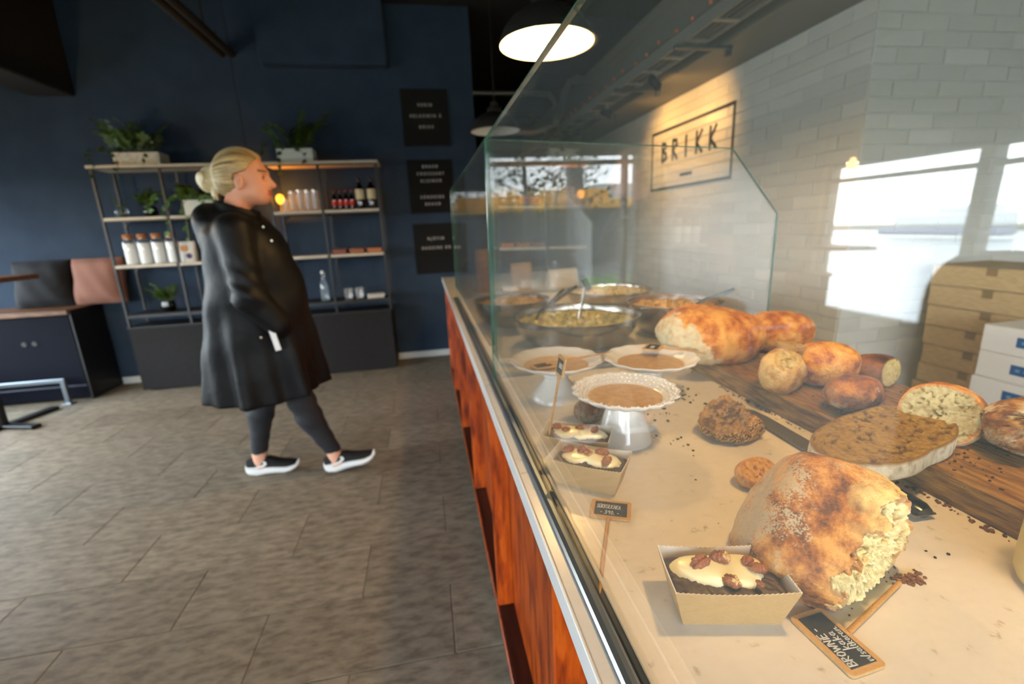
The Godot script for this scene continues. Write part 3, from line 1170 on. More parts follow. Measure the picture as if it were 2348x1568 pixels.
func build_shelves() -> void:
	var cb := thing("low_cabinet", "long plain charcoal cabinet carrying the two shelf units", "cabinet", P(-1.475, 0, 4.62))
	var char_m := mat("charcoal laminate", Color(0.135, 0.13, 0.132), 0.7, {"spec": 0.25, "tex": ntex("charc", 0.03, 4, [0.0, 1.0], [Color(0.9, 0.9, 0.9), Color(1, 1, 1)]), "scale": Vector3(1, 1, 1)})
	var st := S()
	bbox(st, Vector3(0, 0.30, -0.01), Vector3(2.22, 0.556, 0.30), 0.003)
	obj("body", st, char_m, cb)
	for k in 2:
		st = S()
		bbox(st, Vector3(-0.556 + 1.112 * k, 0.297, 0.148), Vector3(1.106, 0.555, 0.018), 0.002)
		obj("door", st, char_m, cb)
	st = S()
	bbox(st, Vector3(0, 0.582, 0), Vector3(2.24, 0.014, 0.325), 0.002)
	obj("top", st, mat("black shelf board", Color(0.08, 0.085, 0.09), 0.5), cb)
	st = S()
	bbox(st, Vector3(0, 0.011, -0.02), Vector3(2.16, 0.022, 0.26), 0.002)
	obj("plinth", st, black_steel(), cb)
	shelf_unit(-2.575, -1.66, -2.075, "black steel shelf unit with pale boards holding white cork-topped jars")
	shelf_unit(-1.275, -0.355, -0.85, "black steel shelf unit with pale boards holding red-labelled bottles")
	var y2 := 1.495 + 0.013
	var y3 := 1.11 + 0.0055
	var y4 := 0.59 + 0.107
	y2 = 0.59 + 0.89 + 0.0235
	y3 = 0.59 + 0.505 + 0.0235
	var yt := 0.59 + 1.3175
	# white jars with corks
	var jl := "white filled glass jar with a cork lid on the shelf"
	for k in 4:
		var j := thing("storage_jar", jl, "jar", P(-2.462 + 0.108 * k, y3, 4.54), 0.0, "four white cork-lidded jars in a row")
		st = S()
		lathe(st, [Vector2(0.0, 0.004), Vector2(0.043, 0.004), Vector2(0.045, 0.01), Vector2(0.045, 0.165), Vector2(0.042, 0.175), Vector2(0.0, 0.177)], 24)
		obj("contents", st, mat("white sugar", Color(0.86, 0.87, 0.86), 0.7), j)
		st = S()
		lathe(st, [Vector2(0.0, 0.0), Vector2(0.046, 0.0), Vector2(0.049, 0.006), Vector2(0.049, 0.185), Vector2(0.044, 0.2), Vector2(0.036, 0.208), Vector2(0.036, 0.222), Vector2(0.038, 0.224)], 24)
		obj("glass", st, glass(), j)
		st = S()
		lathe(st, [Vector2(0.0, 0.208), Vector2(0.033, 0.208), Vector2(0.037, 0.225), Vector2(0.037, 0.247), Vector2(0.034, 0.25), Vector2(0.0, 0.25)], 20)
		obj("cork", st, mat("cork", Color(0.62, 0.40, 0.22), 0.9), j)
	# bag with a printed berry
	var bg := thing("coffee_bag", "white paper bag with an orange and purple print beside the jars", "bag", P(-2.015, y3, 4.53))
	st = S()
	loft(st, bag_rings(0.125, 0.07, 0.17, 3), true, true)
	obj("paper", st, mat("white bag paper", Color(0.80, 0.79, 0.76), 0.6), bg)
	st = S()
	bbox(st, Vector3(-0.02, 0.115, 0.033), Vector3(0.05, 0.045, 0.004), 0.001)
	obj("orange_print", st, mat("orange print", Color(0.80, 0.52, 0.20), 0.6), bg)
	st = S()
	lathe(st, [Vector2(0.0, -0.002), Vector2(0.024, -0.002), Vector2(0.024, 0.002), Vector2(0.0, 0.002)], 20, Transform3D(Basis(Vector3.RIGHT, PI / 2), Vector3(0.012, 0.05, 0.035)))
	obj("purple_print", st, mat("purple print", Color(0.25, 0.12, 0.30), 0.6), bg)
	bottle("oil_bottle", "green glass oil bottle with a pale label at the shelf end", P(-1.875, y3, 4.55), 0.03, 0.20, Color(0.16, 0.26, 0.08), Color(0.70, 0.68, 0.42), Color(0.12, 0.12, 0.10), 0.05, 0.12)
	# red labelled and wine bottles
	for k in 4:
		bottle("cola_bottle", "small dark bottle with red cap and red label", P(-0.755 + 0.050 * k, y2, 4.52), 0.0215, 0.165, Color(0.06, 0.02, 0.015), Color(0.72, 0.10, 0.05), Color(0.70, 0.08, 0.06), 0.035, 0.085, "four red-capped bottles in a row", true)
	bottle("wine_bottle", "black bottle with a cream label standing by the red-capped bottles", P(-0.535, y2, 4.54), 0.038, 0.275, Color(0.02, 0.015, 0.015), Color(0.76, 0.71, 0.56), Color(0.02, 0.02, 0.02), 0.085, 0.17, "", false, true)
	bottle("wine_bottle", "black bottle with a cream label at the shelf unit's outer post", P(-0.435, y2, 4.54), 0.038, 0.275, Color(0.02, 0.015, 0.015), Color(0.76, 0.71, 0.56), Color(0.02, 0.02, 0.02), 0.085, 0.17, "", false, true)
	# drinking glasses
	var gl := [[-1.165, 0.11], [-1.105, 0.17], [-1.04, 0.18], [-0.975, 0.175], [-0.915, 0.175]]
	for k in 5:
		var g := thing("drinking_glass", "short clear tumbler with warm glints at the row's end" if k == 0 else "tall clear drinking glass in the shelf row", "glass", P(gl[k][0], y2, 4.53), 0.0, "" if k == 0 else "tall glasses on the shelf")
		st = S()
		var h: float = gl[k][1]
		lathe(st, [Vector2(0.0, 0.006), Vector2(0.024, 0.007), Vector2(0.027, 0.02), Vector2(0.031, h), Vector2(0.033, h), Vector2(0.029, 0.012), Vector2(0.026, 0.0), Vector2(0.0, 0.0)], 24)
		obj("tumbler", st, mat("drinking glass", Color(0.97, 0.97, 0.95, 0.06), 0.02), g)
	# copper coloured tins
	for k in 3:
		var t := thing("tin_box", ["red brown tin box nearest the shelf's middle post", "copper tin box between two others", "orange copper tin box at the outer shelf end"][k], "tin", P(-0.765 + 0.155 * k, y3, 4.52), 0.0, "three small tins on the shelf")
		st = S()
		bbox(st, Vector3(0, 0.021, 0), Vector3(0.13, 0.042, 0.10), 0.006)
		obj("body", st, mat("tin %d" % k, [Color(0.45, 0.22, 0.15), Color(0.55, 0.31, 0.17), Color(0.62, 0.36, 0.17)][k], 0.4, {"metal": 0.3}), t)
		st = S()
		bbox(st, Vector3(0, 0.043, 0), Vector3(0.134, 0.012, 0.104), 0.004)
		obj("lid", st, mat("tin lid", Color(0.34, 0.19, 0.12), 0.4, {"metal": 0.3}), t)
	# lower shelf
	var wb := thing("swing_bottle", "clear glass swing-top bottle on the low black shelf", "bottle", P(-0.955, y4, 4.56))
	st = S()
	lathe(st, [Vector2(0.0, 0.004), Vector2(0.036, 0.004), Vector2(0.039, 0.012), Vector2(0.039, 0.13), Vector2(0.032, 0.165), Vector2(0.017, 0.195), Vector2(0.014, 0.235), Vector2(0.017, 0.24), Vector2(0.017, 0.25), Vector2(0.0, 0.25)], 24)
	obj("glass", st, mat("blue tinted glass", Color(0.80, 0.90, 0.95, 0.12), 0.03), wb)
	st = S()
	lathe(st, [Vector2(0.0, 0.248), Vector2(0.013, 0.25), Vector2(0.015, 0.262), Vector2(0.009, 0.277), Vector2(0.0, 0.279)], 16)
	tube(st, [Vector3(0.017, 0.22, 0), Vector3(0.024, 0.245, 0), Vector3(0.012, 0.272, 0)], 0.0015, 5)
	obj("stopper", st, mat("porcelain", Color(0.82, 0.82, 0.80), 0.25), wb)
	for k in 2:
		var g := thing("water_glass", ["faceted clear water glass nearer the swing-top bottle", "faceted clear water glass nearer the paper stack"][k], "glass", P(-0.745 + 0.10 * k, y4, 4.56), 0.0, "two low water glasses")
		st = S()
		lathe(st, [Vector2(0.0, 0.006), Vector2(0.032, 0.007), Vector2(0.038, 0.05), Vector2(0.040, 0.10), Vector2(0.0425, 0.10), Vector2(0.041, 0.05), Vector2(0.035, 0.0), Vector2(0.0, 0.0)], 10)
		obj("tumbler", st, mat("drinking glass", Color(0.97, 0.97, 0.95, 0.06), 0.02), g)
	var pp := thing("paper_stack", "small stack of white paper on the low black shelf", "paper", P(-0.50, y4, 4.55), 0.12)
	for k in 4:
		st = S()
		bbox(st, Vector3(0.002 * k, 0.005 + 0.009 * k, 0.001 * k), Vector3(0.15, 0.008, 0.11), 0.001, Basis(Vector3.UP, 0.05 * k))
		obj("sheet_pad", st, mat("white paper", Color(0.80, 0.79, 0.76), 0.7), pp)
	# small lamp glowing behind the visitor's head
	var sl := thing("shelf_lamp", "small glowing yellow globe lamp on the bottle shelf", "lamp", P(-1.235, y2, 4.63))
	st = S()
	lathe(st, [Vector2(0.0, 0.0), Vector2(0.03, 0.0), Vector2(0.03, 0.008), Vector2(0.007, 0.014), Vector2(0.007, 0.075), Vector2(0.012, 0.08)], 16)
	obj("foot", st, mat("brass", Color(0.70, 0.52, 0.22), 0.3, {"metal": 0.9}), sl)
	st = S()
	lathe(st, [Vector2(0.0, 0.07), Vector2(0.02, 0.078), Vector2(0.033, 0.1), Vector2(0.036, 0.12), Vector2(0.03, 0.143), Vector2(0.015, 0.156), Vector2(0.0, 0.16)], 20)
	obj("globe", st, mat("amber globe", Color(1, 0.8, 0.4), 0.3, {"emit": Color(1.0, 0.68, 0.16), "power": 2.2}), sl)
	var l := OmniLight3D.new()
	l.name = "globe_light"
	l.light_color = Color(1.0, 0.62, 0.20)
	l.light_energy = 0.16
	l.light_size = 0.035
	l.omni_range = 12.0
	l.omni_attenuation = 2.0
	l.shadow_enabled = true
	l.position = Vector3(0, 0.115, 0)
	sl.add_child(l)
	# planters with ferns
	var wood_white := mat("whitewashed wood", Color(1, 1, 1), 0.7, {"tex": ntex("whitewash", 0.02, 5, [0.0, 0.35, 1.0], [Color(0.50, 0.47, 0.40), Color(0.74, 0.72, 0.66), Color(0.82, 0.80, 0.75)]), "scale": Vector3(2, 5, 5)})
	planter("planter_box", "whitewashed wooden planter of dense dark ferns at the cabinet's jar end", P(-2.25, yt, 4.60), Vector3(0.34, 0.105, 0.17), wood_white, 1, 16, 0.34, 0)
	planter("planter_box", "white planter of light upright fern above the bottle shelf", P(-1.03, yt, 4.60), Vector3(0.29, 0.115, 0.17), mat("white ceramic planter", Color(0.78, 0.79, 0.75), 0.4), 2, 14, 0.40, 0)
	planter("planter_box", "white planter of trailing yellow-green leaves under the top board", P(-1.845, y2, 4.57), Vector3(0.24, 0.125, 0.15), mat("white ceramic planter", Color(0.78, 0.79, 0.75), 0.4), 3, 9, 0.24, 5)
	potted("black_pot_plant", "round black pot with dark leaves beside the terrarium globe", P(-2.265, y2, 4.58), 0.055, 0.085, 11, 0.19, 4)
	potted("black_pot_plant", "round black pot with bushy green leaves on the low shelf", P(-2.28, y4, 4.56), 0.06, 0.09, 12, 0.19, 5)
	potted("white_pot_plant", "tiny white pot with bright green leaves on the low shelf", P(-1.86, y4, 4.53), 0.035, 0.075, 8, 0.13, 6)
	var te := thing("terrarium", "small clear glass terrarium globe with a green sprig", "terrarium", P(-2.46, y2, 4.54))
	st = S()
	lathe(st, [Vector2(0.0, 0.0), Vector2(0.03, 0.002), Vector2(0.047, 0.025), Vector2(0.05, 0.05), Vector2(0.04, 0.08), Vector2(0.022, 0.093), Vector2(0.024, 0.1)], 20)
	obj("glass", st, glass(), te)
	st = S()
	lathe(st, [Vector2(0.0, 0.002), Vector2(0.03, 0.005), Vector2(0.04, 0.022), Vector2(0.0, 0.03)], 16)
	obj("moss", st, mat("moss", Color(0.20, 0.30, 0.13), 0.9), te)
	for k in 4:
		var fr := frond(te, k + 40, 0.16, 5, 0.02)
		fr.position = Vector3(0, 0.03, 0)
		fr.rotation = Vector3(0.1, k * 1.7, 0.05)


func bag_rings(w: float, d: float, h: float, sd: int) -> Array:
	var rings := []
	for i in 7:
		var t := i / 6.0
		var r := PackedVector3Array()
		for k in 20:
			var a := TAU * k / 20.0
			var c := cos(a)
			var s := sin(a)
			var q := 1.0 / pow(pow(absf(c), 5.0) + pow(absf(s), 5.0), 0.2)
			var dd := d * (1.0 - 0.75 * pow(t, 2.2))
			r.append(Vector3(c * q * w / 2, h * t, -s * q * dd / 2) * (1.0 + 0.02 * sin(k * 3.1 + i * 1.7 + sd)))
		rings.append(r)
	return rings


func bottle(called: String, label: String, at: Vector3, r: float, h: float, glass_c: Color, label_c: Color, cap_c: Color, l0: float, l1: float, group := "", swell := false, badge := false) -> void:
	var o := thing(called, label, "bottle", at, 0.0, group)
	var st := S()
	var neck := r * 0.38
	var prof := [Vector2(0.0, 0.0), Vector2(r * 0.92, 0.0), Vector2(r, 0.006), Vector2(r, h * 0.22)]
	if swell:
		prof += [Vector2(r * 0.9, h * 0.3), Vector2(r * 1.02, h * 0.5), Vector2(r * 0.9, h * 0.64)]
	else:
		prof += [Vector2(r, h * 0.58), Vector2(r * 0.85, h * 0.68)]
	prof += [Vector2(neck, h * 0.8), Vector2(neck, h * 0.94), Vector2(neck * 1.15, h * 0.95), Vector2(neck * 1.15, h * 0.985), Vector2(0, h * 0.985)]
	lathe(st, prof, 20)
	obj("glass", st, mat("bottle " + str(glass_c), glass_c, 0.08), o)
	st = S()
	lathe(st, [Vector2(r * 1.015, l0), Vector2(r * 1.03, l0 + 0.001), Vector2(r * 1.03, l1), Vector2(r * 1.015, l1 + 0.001)], 20)
	obj("paper_label", st, mat("label " + str(label_c), label_c, 0.55), o)
	st = S()
	lathe(st, [Vector2(neck * 1.2, h * 0.955), Vector2(neck * 1.3, h * 0.96), Vector2(neck * 1.25, h), Vector2(0, h)], 16)
	obj("cap", st, mat("cap " + str(cap_c), cap_c, 0.4), o)
	if badge:
		st = S()
		lathe(st, [Vector2(0.0, -0.001), Vector2(0.016, -0.001), Vector2(0.016, 0.001), Vector2(0.0, 0.001)], 16, Transform3D(Basis(Vector3.RIGHT, PI / 2), Vector3(0, 0.05, r + 0.0005)))
		obj("white_badge", st, mat("white badge", Color(0.78, 0.78, 0.84), 0.4), o)
	elif swell:
		st = S()
		lathe(st, [Vector2(0.0, -0.001), Vector2(0.008, -0.001), Vector2(0.008, 0.001), Vector2(0.0, 0.001)], 12, Transform3D(Basis(Vector3.RIGHT, PI / 2), Vector3(0, l1 - 0.006, r * 1.05)))
		obj("white_mark", st, mat("white badge", Color(0.78, 0.78, 0.84), 0.4), o)


func green(k: int) -> StandardMaterial3D:
	var c: Color = [Color(0.10, 0.17, 0.06), Color(0.17, 0.25, 0.07), Color(0.25, 0.34, 0.10), Color(0.34, 0.42, 0.12), Color(0.30, 0.44, 0.22)][k % 5]
	return mat("leaf green %d" % (k % 5), c, 0.5, {"back": Color(0.25, 0.35, 0.08)})


# One frond: a stem that arches over and carries pairs of leaflets.
func frond(parent: Node, sd: int, length: float, pairs: int, wid: float) -> MeshInstance3D:
	var rnd := RandomNumberGenerator.new()
	rnd.seed = sd * 77 + 5
	var st := S()
	var pts := []
	var bend := rnd.randf_range(0.25, 0.8)
	var droop := rnd.randf_range(0.0, 0.5)
	for i in 9:
		var t := i / 8.0
		pts.append(Vector3(length * bend * t * (0.4 + 0.6 * t), length * (t - droop * t * t * t), length * 0.1 * sin(t * 3.0 + sd)))
	tube(st, pts, [0.0028, 0.0026, 0.0024, 0.0022, 0.002, 0.0018, 0.0015, 0.0012, 0.0008], 5)
	for i in pairs:
		var t := 0.2 + 0.8 * (i + 0.5) / pairs
		var fi := t * 8.0
		var a: Vector3 = pts[int(fi)]
		var b: Vector3 = pts[mini(int(fi) + 1, 8)]
		var c := a.lerp(b, fi - int(fi))
		var d := (b - a).normalized()
		for s in [-1.0, 1.0]:
			var side: Vector3 = Vector3(0, 0, s)
			var ll: float = wid * (1.25 - 0.7 * absf(t - 0.45)) * rnd.randf_range(0.8, 1.15)
			var dir: Vector3 = (side + d * 0.55 + Vector3(0, rnd.randf_range(-0.45, 0.1), 0)).normalized()
			var nrm := dir.cross(d).normalized()
			var wv := dir.cross(nrm).normalized() * ll * 0.24
			var m1: Vector3 = c + dir * ll * 0.45 - nrm * s * ll * 0.05
			var tip: Vector3 = c + dir * ll + Vector3(0, -0.12 * ll, 0)
			tri(st, c, m1 + wv, m1)
			tri(st, c, m1, m1 - wv)
			tri(st, m1 + wv, tip, m1)
			tri(st, m1, tip, m1 - wv)
	return obj("frond", st, green(rnd.randi() % 3 + (1 if sd % 2 else 0)), parent)


# Trailing stem with broad leaves.
func vine(parent: Node, sd: int, from: Vector3, out: Vector3, drop: float, leafk: int) -> void:
	var rnd := RandomNumberGenerator.new()
	rnd.seed = sd * 31 + 7
	var st := S()
	var pts := []
	for i in 10:
		var t := i / 9.0
		pts.append(from + out * (sin(t * PI * 0.5)) + Vector3(0.02 * sin(i * 1.4 + sd), 0.05 * sin(t * PI) - drop * t * t, 0.015 * cos(i * 1.9 + sd)))
	tube(st, pts, 0.0022, 5)
	for i in range(2, 10):
		var c: Vector3 = pts[i]
		var ll := rnd.randf_range(0.035, 0.06)
		var dir := Vector3(rnd.randf_range(-1, 1), rnd.randf_range(-0.9, 0.2), rnd.randf_range(0.0, 1)).normalized()
		var side := dir.cross(Vector3(0.2, 0.3, 1).normalized()).normalized()
		var nrm := side.cross(dir)
		var p1 := c + dir * ll * 0.25 + side * ll * 0.34
		var p2 := c + dir * ll * 0.25 - side * ll * 0.34
		var p3 := c + dir * ll * 0.65 + side * ll * 0.24
		var p4 := c + dir * ll * 0.65 - side * ll * 0.24
		var mid := c + dir * ll * 0.45 - nrm * ll * 0.08
		var tip := c + dir * ll - nrm * ll * 0.1
		tri(st, c, p1, mid)
		tri(st, p1, p3, mid)
		tri(st, p3, tip, mid)
		tri(st, tip, p4, mid)
		tri(st, p4, p2, mid)
		tri(st, p2, c, mid)
	obj("trailing_stem", st, green(leafk), parent)


func planter(called: String, label: String, at: Vector3, size: Vector3, m: Material, sd: int, n: int, length: float, vines: int) -> void:
	var o := thing(called, label, "planter", at)
	var st := S()
	var t := 0.012
	bbox(st, Vector3(0, size.y / 2, size.z / 2 - t / 2), Vector3(size.x, size.y, t), 0.002)
	bbox(st, Vector3(0, size.y / 2, -size.z / 2 + t / 2), Vector3(size.x, size.y, t), 0.002)
	for s in [-1.0, 1.0]:
		bbox(st, Vector3(s * (size.x / 2 - t / 2), size.y / 2, 0), Vector3(t, size.y, size.z - 2 * t), 0.002)
	bbox(st, Vector3(0, t / 2, 0), Vector3(size.x - 2 * t, t, size.z - 2 * t), 0.0)
	obj("box", st, m, o)
	st = S()
	bbox(st, Vector3(0, size.y * 0.45, 0), Vector3(size.x - 2 * t, size.y * 0.8, size.z - 2 * t), 0.004)
	obj("soil", st, mat("potting soil", Color(0.10, 0.07, 0.05), 0.95), o)
	var rnd := RandomNumberGenerator.new()
	rnd.seed = sd
	for k in n:
		var fr := frond(o, sd * 50 + k, length * rnd.randf_range(0.55, 1.0), 11, 0.055 if sd != 3 else 0.075)
		fr.position = Vector3(rnd.randf_range(-0.4, 0.4) * size.x, size.y * 0.8, rnd.randf_range(-0.25, 0.3) * size.z)
		fr.rotation = Vector3(0, rnd.randf() * TAU, 0)
	var base := [[-0.45, -0.14, 0.28], [-0.2, -0.05, 0.34], [0.1, 0.06, 0.20], [-0.5, -0.22, 0.12], [0.35, 0.1, 0.26]]
	for k in maxi(vines, 3):
		var v: Array = base[k]
		vine(o, sd * 9 + k, Vector3(v[0] * size.x, size.y, size.z * 0.4), Vector3(v[1], 0.03, 0.10), v[2] * (1.0 if vines else 0.7), 4 if vines else 0)


func potted(called: String, label: String, at: Vector3, r: float, h: float, n: int, length: float, sd: int) -> void:
	var o := thing(called, label, "potted plant", at)
	var st := S()
	lathe(st, [Vector2(0.0, 0.0), Vector2(r * 0.7, 0.0), Vector2(r * 0.98, h * 0.3), Vector2(r, h * 0.6), Vector2(r * 0.86, h * 0.95), Vector2(r * 0.86, h), Vector2(r * 0.78, h), Vector2(r * 0.78, h * 0.85), Vector2(0, h * 0.85)], 24)
	obj("pot", st, mat("white glazed pot", Color(0.80, 0.80, 0.78), 0.15) if sd == 6 else mat("black glazed pot", Color(0.025, 0.025, 0.03), 0.08), o)
	var rnd := RandomNumberGenerator.new()
	rnd.seed = sd * 3
	for k in n:
		var fr := frond(o, sd * 60 + k, length * rnd.randf_range(0.6, 1.0), 6, 0.05)
		fr.position = Vector3(rnd.randf_range(-0.4, 0.4) * r, h * 0.85, rnd.randf_range(-0.4, 0.4) * r)
		fr.rotation = Vector3(0, rnd.randf() * TAU, 0)


# ---------------------------------------------------------------- bench, cushions and high table
func build_bench() -> void:
	var navyb := mat("navy bench paint", Color(0.045, 0.055, 0.095), 0.65, {"spec": 0.2})
	var oak := mat("brown oak", Color(1, 1, 1), 0.45, {"tex": ntex("oak", 0.02, 5, [0.0, 0.5, 1.0], [Color(0.24, 0.14, 0.07), Color(0.42, 0.27, 0.15), Color(0.52, 0.36, 0.21)], {"warp": 20.0}), "scale": Vector3(0.6, 4, 4)})
	var o := thing("bar_bench", "navy panelled bar bench with a brown wooden seat along the wall", "bench", P(-3.5, 0, 4.60))
	var st := S()
	bbox(st, Vector3(0, 0.38, 0), Vector3(1.08, 0.72, 0.40), 0.004)
	obj("base", st, navyb, o)
	st = S()
	bbox(st, Vector3(0, 0.765, 0.01), Vector3(1.10, 0.04, 0.42), 0.005)
	obj("seat", st, oak, o)
	st = S()
	bbox(st, Vector3(0.552, 0.39, -0.005), Vector3(0.016, 0.78, 0.41), 0.002)
	obj("end_panel", st, mat("black end panel", Color(0.04, 0.042, 0.05), 0.5), o)
	st = S()
	bbox(st, Vector3(0.05, 0.13, 0.204), Vector3(0.98, 0.012, 0.01), 0.002)
	obj("panel_line", st, mat("navy bead", Color(0.20, 0.215, 0.28), 0.4), o)
	for k in 2:
		st = S()
		lathe(st, [Vector2(0.0, 0.0), Vector2(0.02, 0.0), Vector2(0.02, 0.004), Vector2(0.0, 0.004)], 16, Transform3D(Basis(Vector3.RIGHT, PI / 2), Vector3(0.17 + 0.075 * k, 0.52, 0.2)))
		obj("outlet", st, black_steel(), o)
	var so := thing("sofa_reflection_blocker", "unseen black booth sofa shape with a rounded shoulder, added to block the window reflection", "sofa", P(-1.75, 0, 0.45))  # added out of view: dark shape keeps bright window reflections off the cartons
	var hide := mat("black blocker hide", Color(0.05, 0.05, 0.052), 0.5)
	st = S()
	var side := PackedVector2Array([Vector2(-1.15, 0.08), Vector2(1.16, 0.08), Vector2(1.165, 0.95)])
	for k in 8:
		var a := PI / 2 * k / 7.0
		side.append(Vector2(0.985 + 0.18 * cos(a), 0.98 + 0.21 * sin(a)))
	for k in 8:
		var a := PI / 2 + PI / 2 * k / 7.0
		side.append(Vector2(-0.95 + 0.20 * cos(a), 0.98 + 0.21 * sin(a)))
	prism(st, side, 0.14, Transform3D(Basis(Vector3(0, 0, -1), Vector3(0, 1, 0), Vector3(1, 0, 0)), Vector3(-0.14, 0, 0)))
	obj("back", st, hide, so)
	st = S()
	bbox(st, Vector3(-0.42, 0.25, 0.0), Vector3(0.55, 0.34, 2.25), 0.03)
	obj("seat", st, hide, so)
	for z in [-1.0, 1.0]:
		st = S()
		bbox(st, Vector3(-0.36, 0.04, z), Vector3(0.5, 0.08, 0.06), 0.004)
		obj("foot", st, black_steel(), so)
	cushion("cushion", "dusty pink square cushion leaning at the bench end", P(-2.85, 0.79, 4.665), 0.41, 0.40, Color(0.50, 0.34, 0.28), -0.05)
	cushion("cushion", "dark navy square cushion leaning beside the pink one", P(-3.27, 0.79, 4.66), 0.42, 0.40, Color(0.035, 0.045, 0.07), 0.08)
	var fr := thing("foot_rail", "brushed steel foot rail standing before the bench", "foot rail", P(-3.5, 0, 4.31))
	for y in [0.21]:
		st = S()
		bbox(st, Vector3(0, y, 0), Vector3(0.9, 0.035, 0.03), 0.004)
		obj("bar", st, alu(), fr)
	for x in [-0.43, 0.43]:
		st = S()
		bbox(st, Vector3(x, 0.1, 0), Vector3(0.035, 0.2, 0.03), 0.004)
		bbox(st, Vector3(x, 0.006, 0), Vector3(0.07, 0.012, 0.07), 0.002)
		obj("leg", st, alu(), fr)
	var t := thing("high_table", "high bar table with a brown wooden top and black pedestal", "table", P(-3.22, 0, 3.86))
	st = S()
	bbox(st, Vector3(-0.06, 1.085, 0), Vector3(0.72, 0.035, 0.62), 0.004)
	obj("top", st, oak, t)
	st = S()
	tube(st, [Vector3(0, 0.03, 0), Vector3(0, 1.07, 0)], 0.04, 20)
	obj("column", st, black_steel(), t)
	st = S()
	bbox(st, Vector3(0.02, 0.014, 0), Vector3(0.07, 0.028, 0.72), 0.004, Basis(Vector3.UP, -0.30))
	bbox(st, Vector3(0.0, 0.0145, 0), Vector3(0.6, 0.027, 0.07), 0.004, Basis(Vector3.UP, -0.30))
	obj("foot", st, black_steel(), t)


func cushion(called: String, label: String, at: Vector3, w: float, h: float, c: Color, turn: float) -> void:
	var st := S()
	var rings := []
	var n := 40
	for i in 13:
		var v := i / 12.0 * 2.0 - 1.0
		var ring := PackedVector3Array()
		for k in n:
			var a := TAU * k / n
			var x := clampf(cos(a) * 1.35, -1.0, 1.0)
			var edge := (1.0 - pow(absf(x), 3.0)) * (1.0 - pow(absf(v), 3.0))
			var z := signf(sin(a)) * (0.012 + 0.085 * sqrt(maxf(edge, 0.0))) * minf(1.0, absf(sin(a)) * 4.0)
			ring.append(Vector3(x * w / 2 * (1.0 - 0.06 * (1 - absf(v))), (v + 1) / 2 * h, z + 0.004 * sin(x * 9 + v * 5)))
		rings.append(ring)
	loft(st, rings, true, true)
	var o := obj(called, st, mat("cushion " + str(c), c, 0.85, {"sheen": 0.3, "bump": ntex("weave", 0.2, 2, [], []), "scale": Vector3(8, 8, 8), "bump_cm": 0.05}))
	o.position = at
	o.rotation = Vector3(-0.22, turn, 0)
	tag(o, label, "cushion", "cushions on the bench")


# ---------------------------------------------------------------- cartons in the recess
# A carton whose printed side faces the counter; size is (depth, height, length along the counter).
func carton(called: String, label: String, at: Vector3, size: Vector3, m: Material, turned: float, group: String, band: bool) -> void:
	var o := thing(called, label, "box", at, turned, group)
	var st := S()
	bbox(st, Vector3(0, size.y / 2, 0), size - Vector3(0, 0.003, 0), 0.004)
	obj("carton", st, m, o)
	st = S()
	bbox(st, Vector3(0, size.y - 0.0012, 0), Vector3(size.x + 0.001, 0.001, 0.05), 0.0)
	bbox(st, Vector3(-size.x / 2 - 0.0003, size.y - 0.022, 0), Vector3(0.001, 0.042, 0.05), 0.0)
	if not band:
		obj("tape", st, mat("brown tape", Color(0.50, 0.41, 0.26), 0.35), o)
		return
	st = S()
	bbox(st, Vector3(-size.x / 2 - 0.0006, size.y * 0.52, 0.07), Vector3(0.0014, size.y * 0.36, size.z * 0.70), 0.0003)
	obj("blue_band", st, mat("blue print", Color(0.04, 0.30, 0.58), 0.4), o)
	st = S()
	for k in 9:
		bbox(st, Vector3(-size.x / 2 - 0.0014, size.y * 0.52, -0.05 + 0.03 * k), Vector3(0.0006, size.y * 0.10, 0.017), 0.0)
	obj("pale_print", st, mat("pale blue print", Color(0.35, 0.58, 0.75), 0.4), o)


func build_boxes() -> void:
	var kraft := mat("brown carton", Color(1, 1, 1), 0.75, {"tex": ntex("carton", 0.02, 4, [0.0, 1.0], [Color(0.66, 0.57, 0.40), Color(0.74, 0.645, 0.47)]), "scale": Vector3(1.5, 6, 1.5)})
	var white := mat("white carton", Color(0.90, 0.91, 0.91), 0.6)
	var rnd := RandomNumberGenerator.new()
	rnd.seed = 3
	var pal := thing("pallet", "low wooden pallet under the brown cartons", "pallet", P(3.06, 0, 1.93))
	for k in 4:
		var st := S()
		bbox(st, Vector3(-0.18 + 0.12 * k, 0.05, 0), Vector3(0.09, 0.018, 0.64), 0.002)
		obj("slat", st, pale_board(), pal)
	for z in [-0.28, 0.0, 0.28]:
		var st := S()
		bbox(st, Vector3(0, 0.02, z), Vector3(0.45, 0.04, 0.06), 0.002)
		obj("bearer", st, pale_board(), pal)
	var order := ["lowest", "second lowest", "third from the pallet", "fourth from the pallet", "fourth from the top", "third from the top", "second from the top", "topmost"]
	for k in 8:
		carton("brown_carton", "brown carton, %s of the pallet stack" % order[k], P(3.052 + rnd.randf_range(-0.008, 0.008), 0.0595 + 0.1155 * k, (1.905 if k > 4 else 1.955) + rnd.randf_range(-0.01, 0.01)), Vector3(0.40, 0.1155, 0.58 if k > 4 else 0.48), kraft, rnd.randf_range(-0.02, 0.02), "brown cartons on the pallet", false)
	var worder := ["lowest", "second lowest", "third from the floor", "third from the top", "second from the top", "topmost"]
	for k in 6:
		carton("white_carton", "white carton with a blue printed band, %s of its floor stack" % worder[k], P(2.69 + rnd.randf_range(-0.006, 0.006), 0.001 + 0.1265 * k, 1.485 + rnd.randf_range(-0.012, 0.012)), Vector3(0.27, 0.1265, 0.42), white, rnd.randf_range(-0.02, 0.02), "white cartons with a blue band", true)


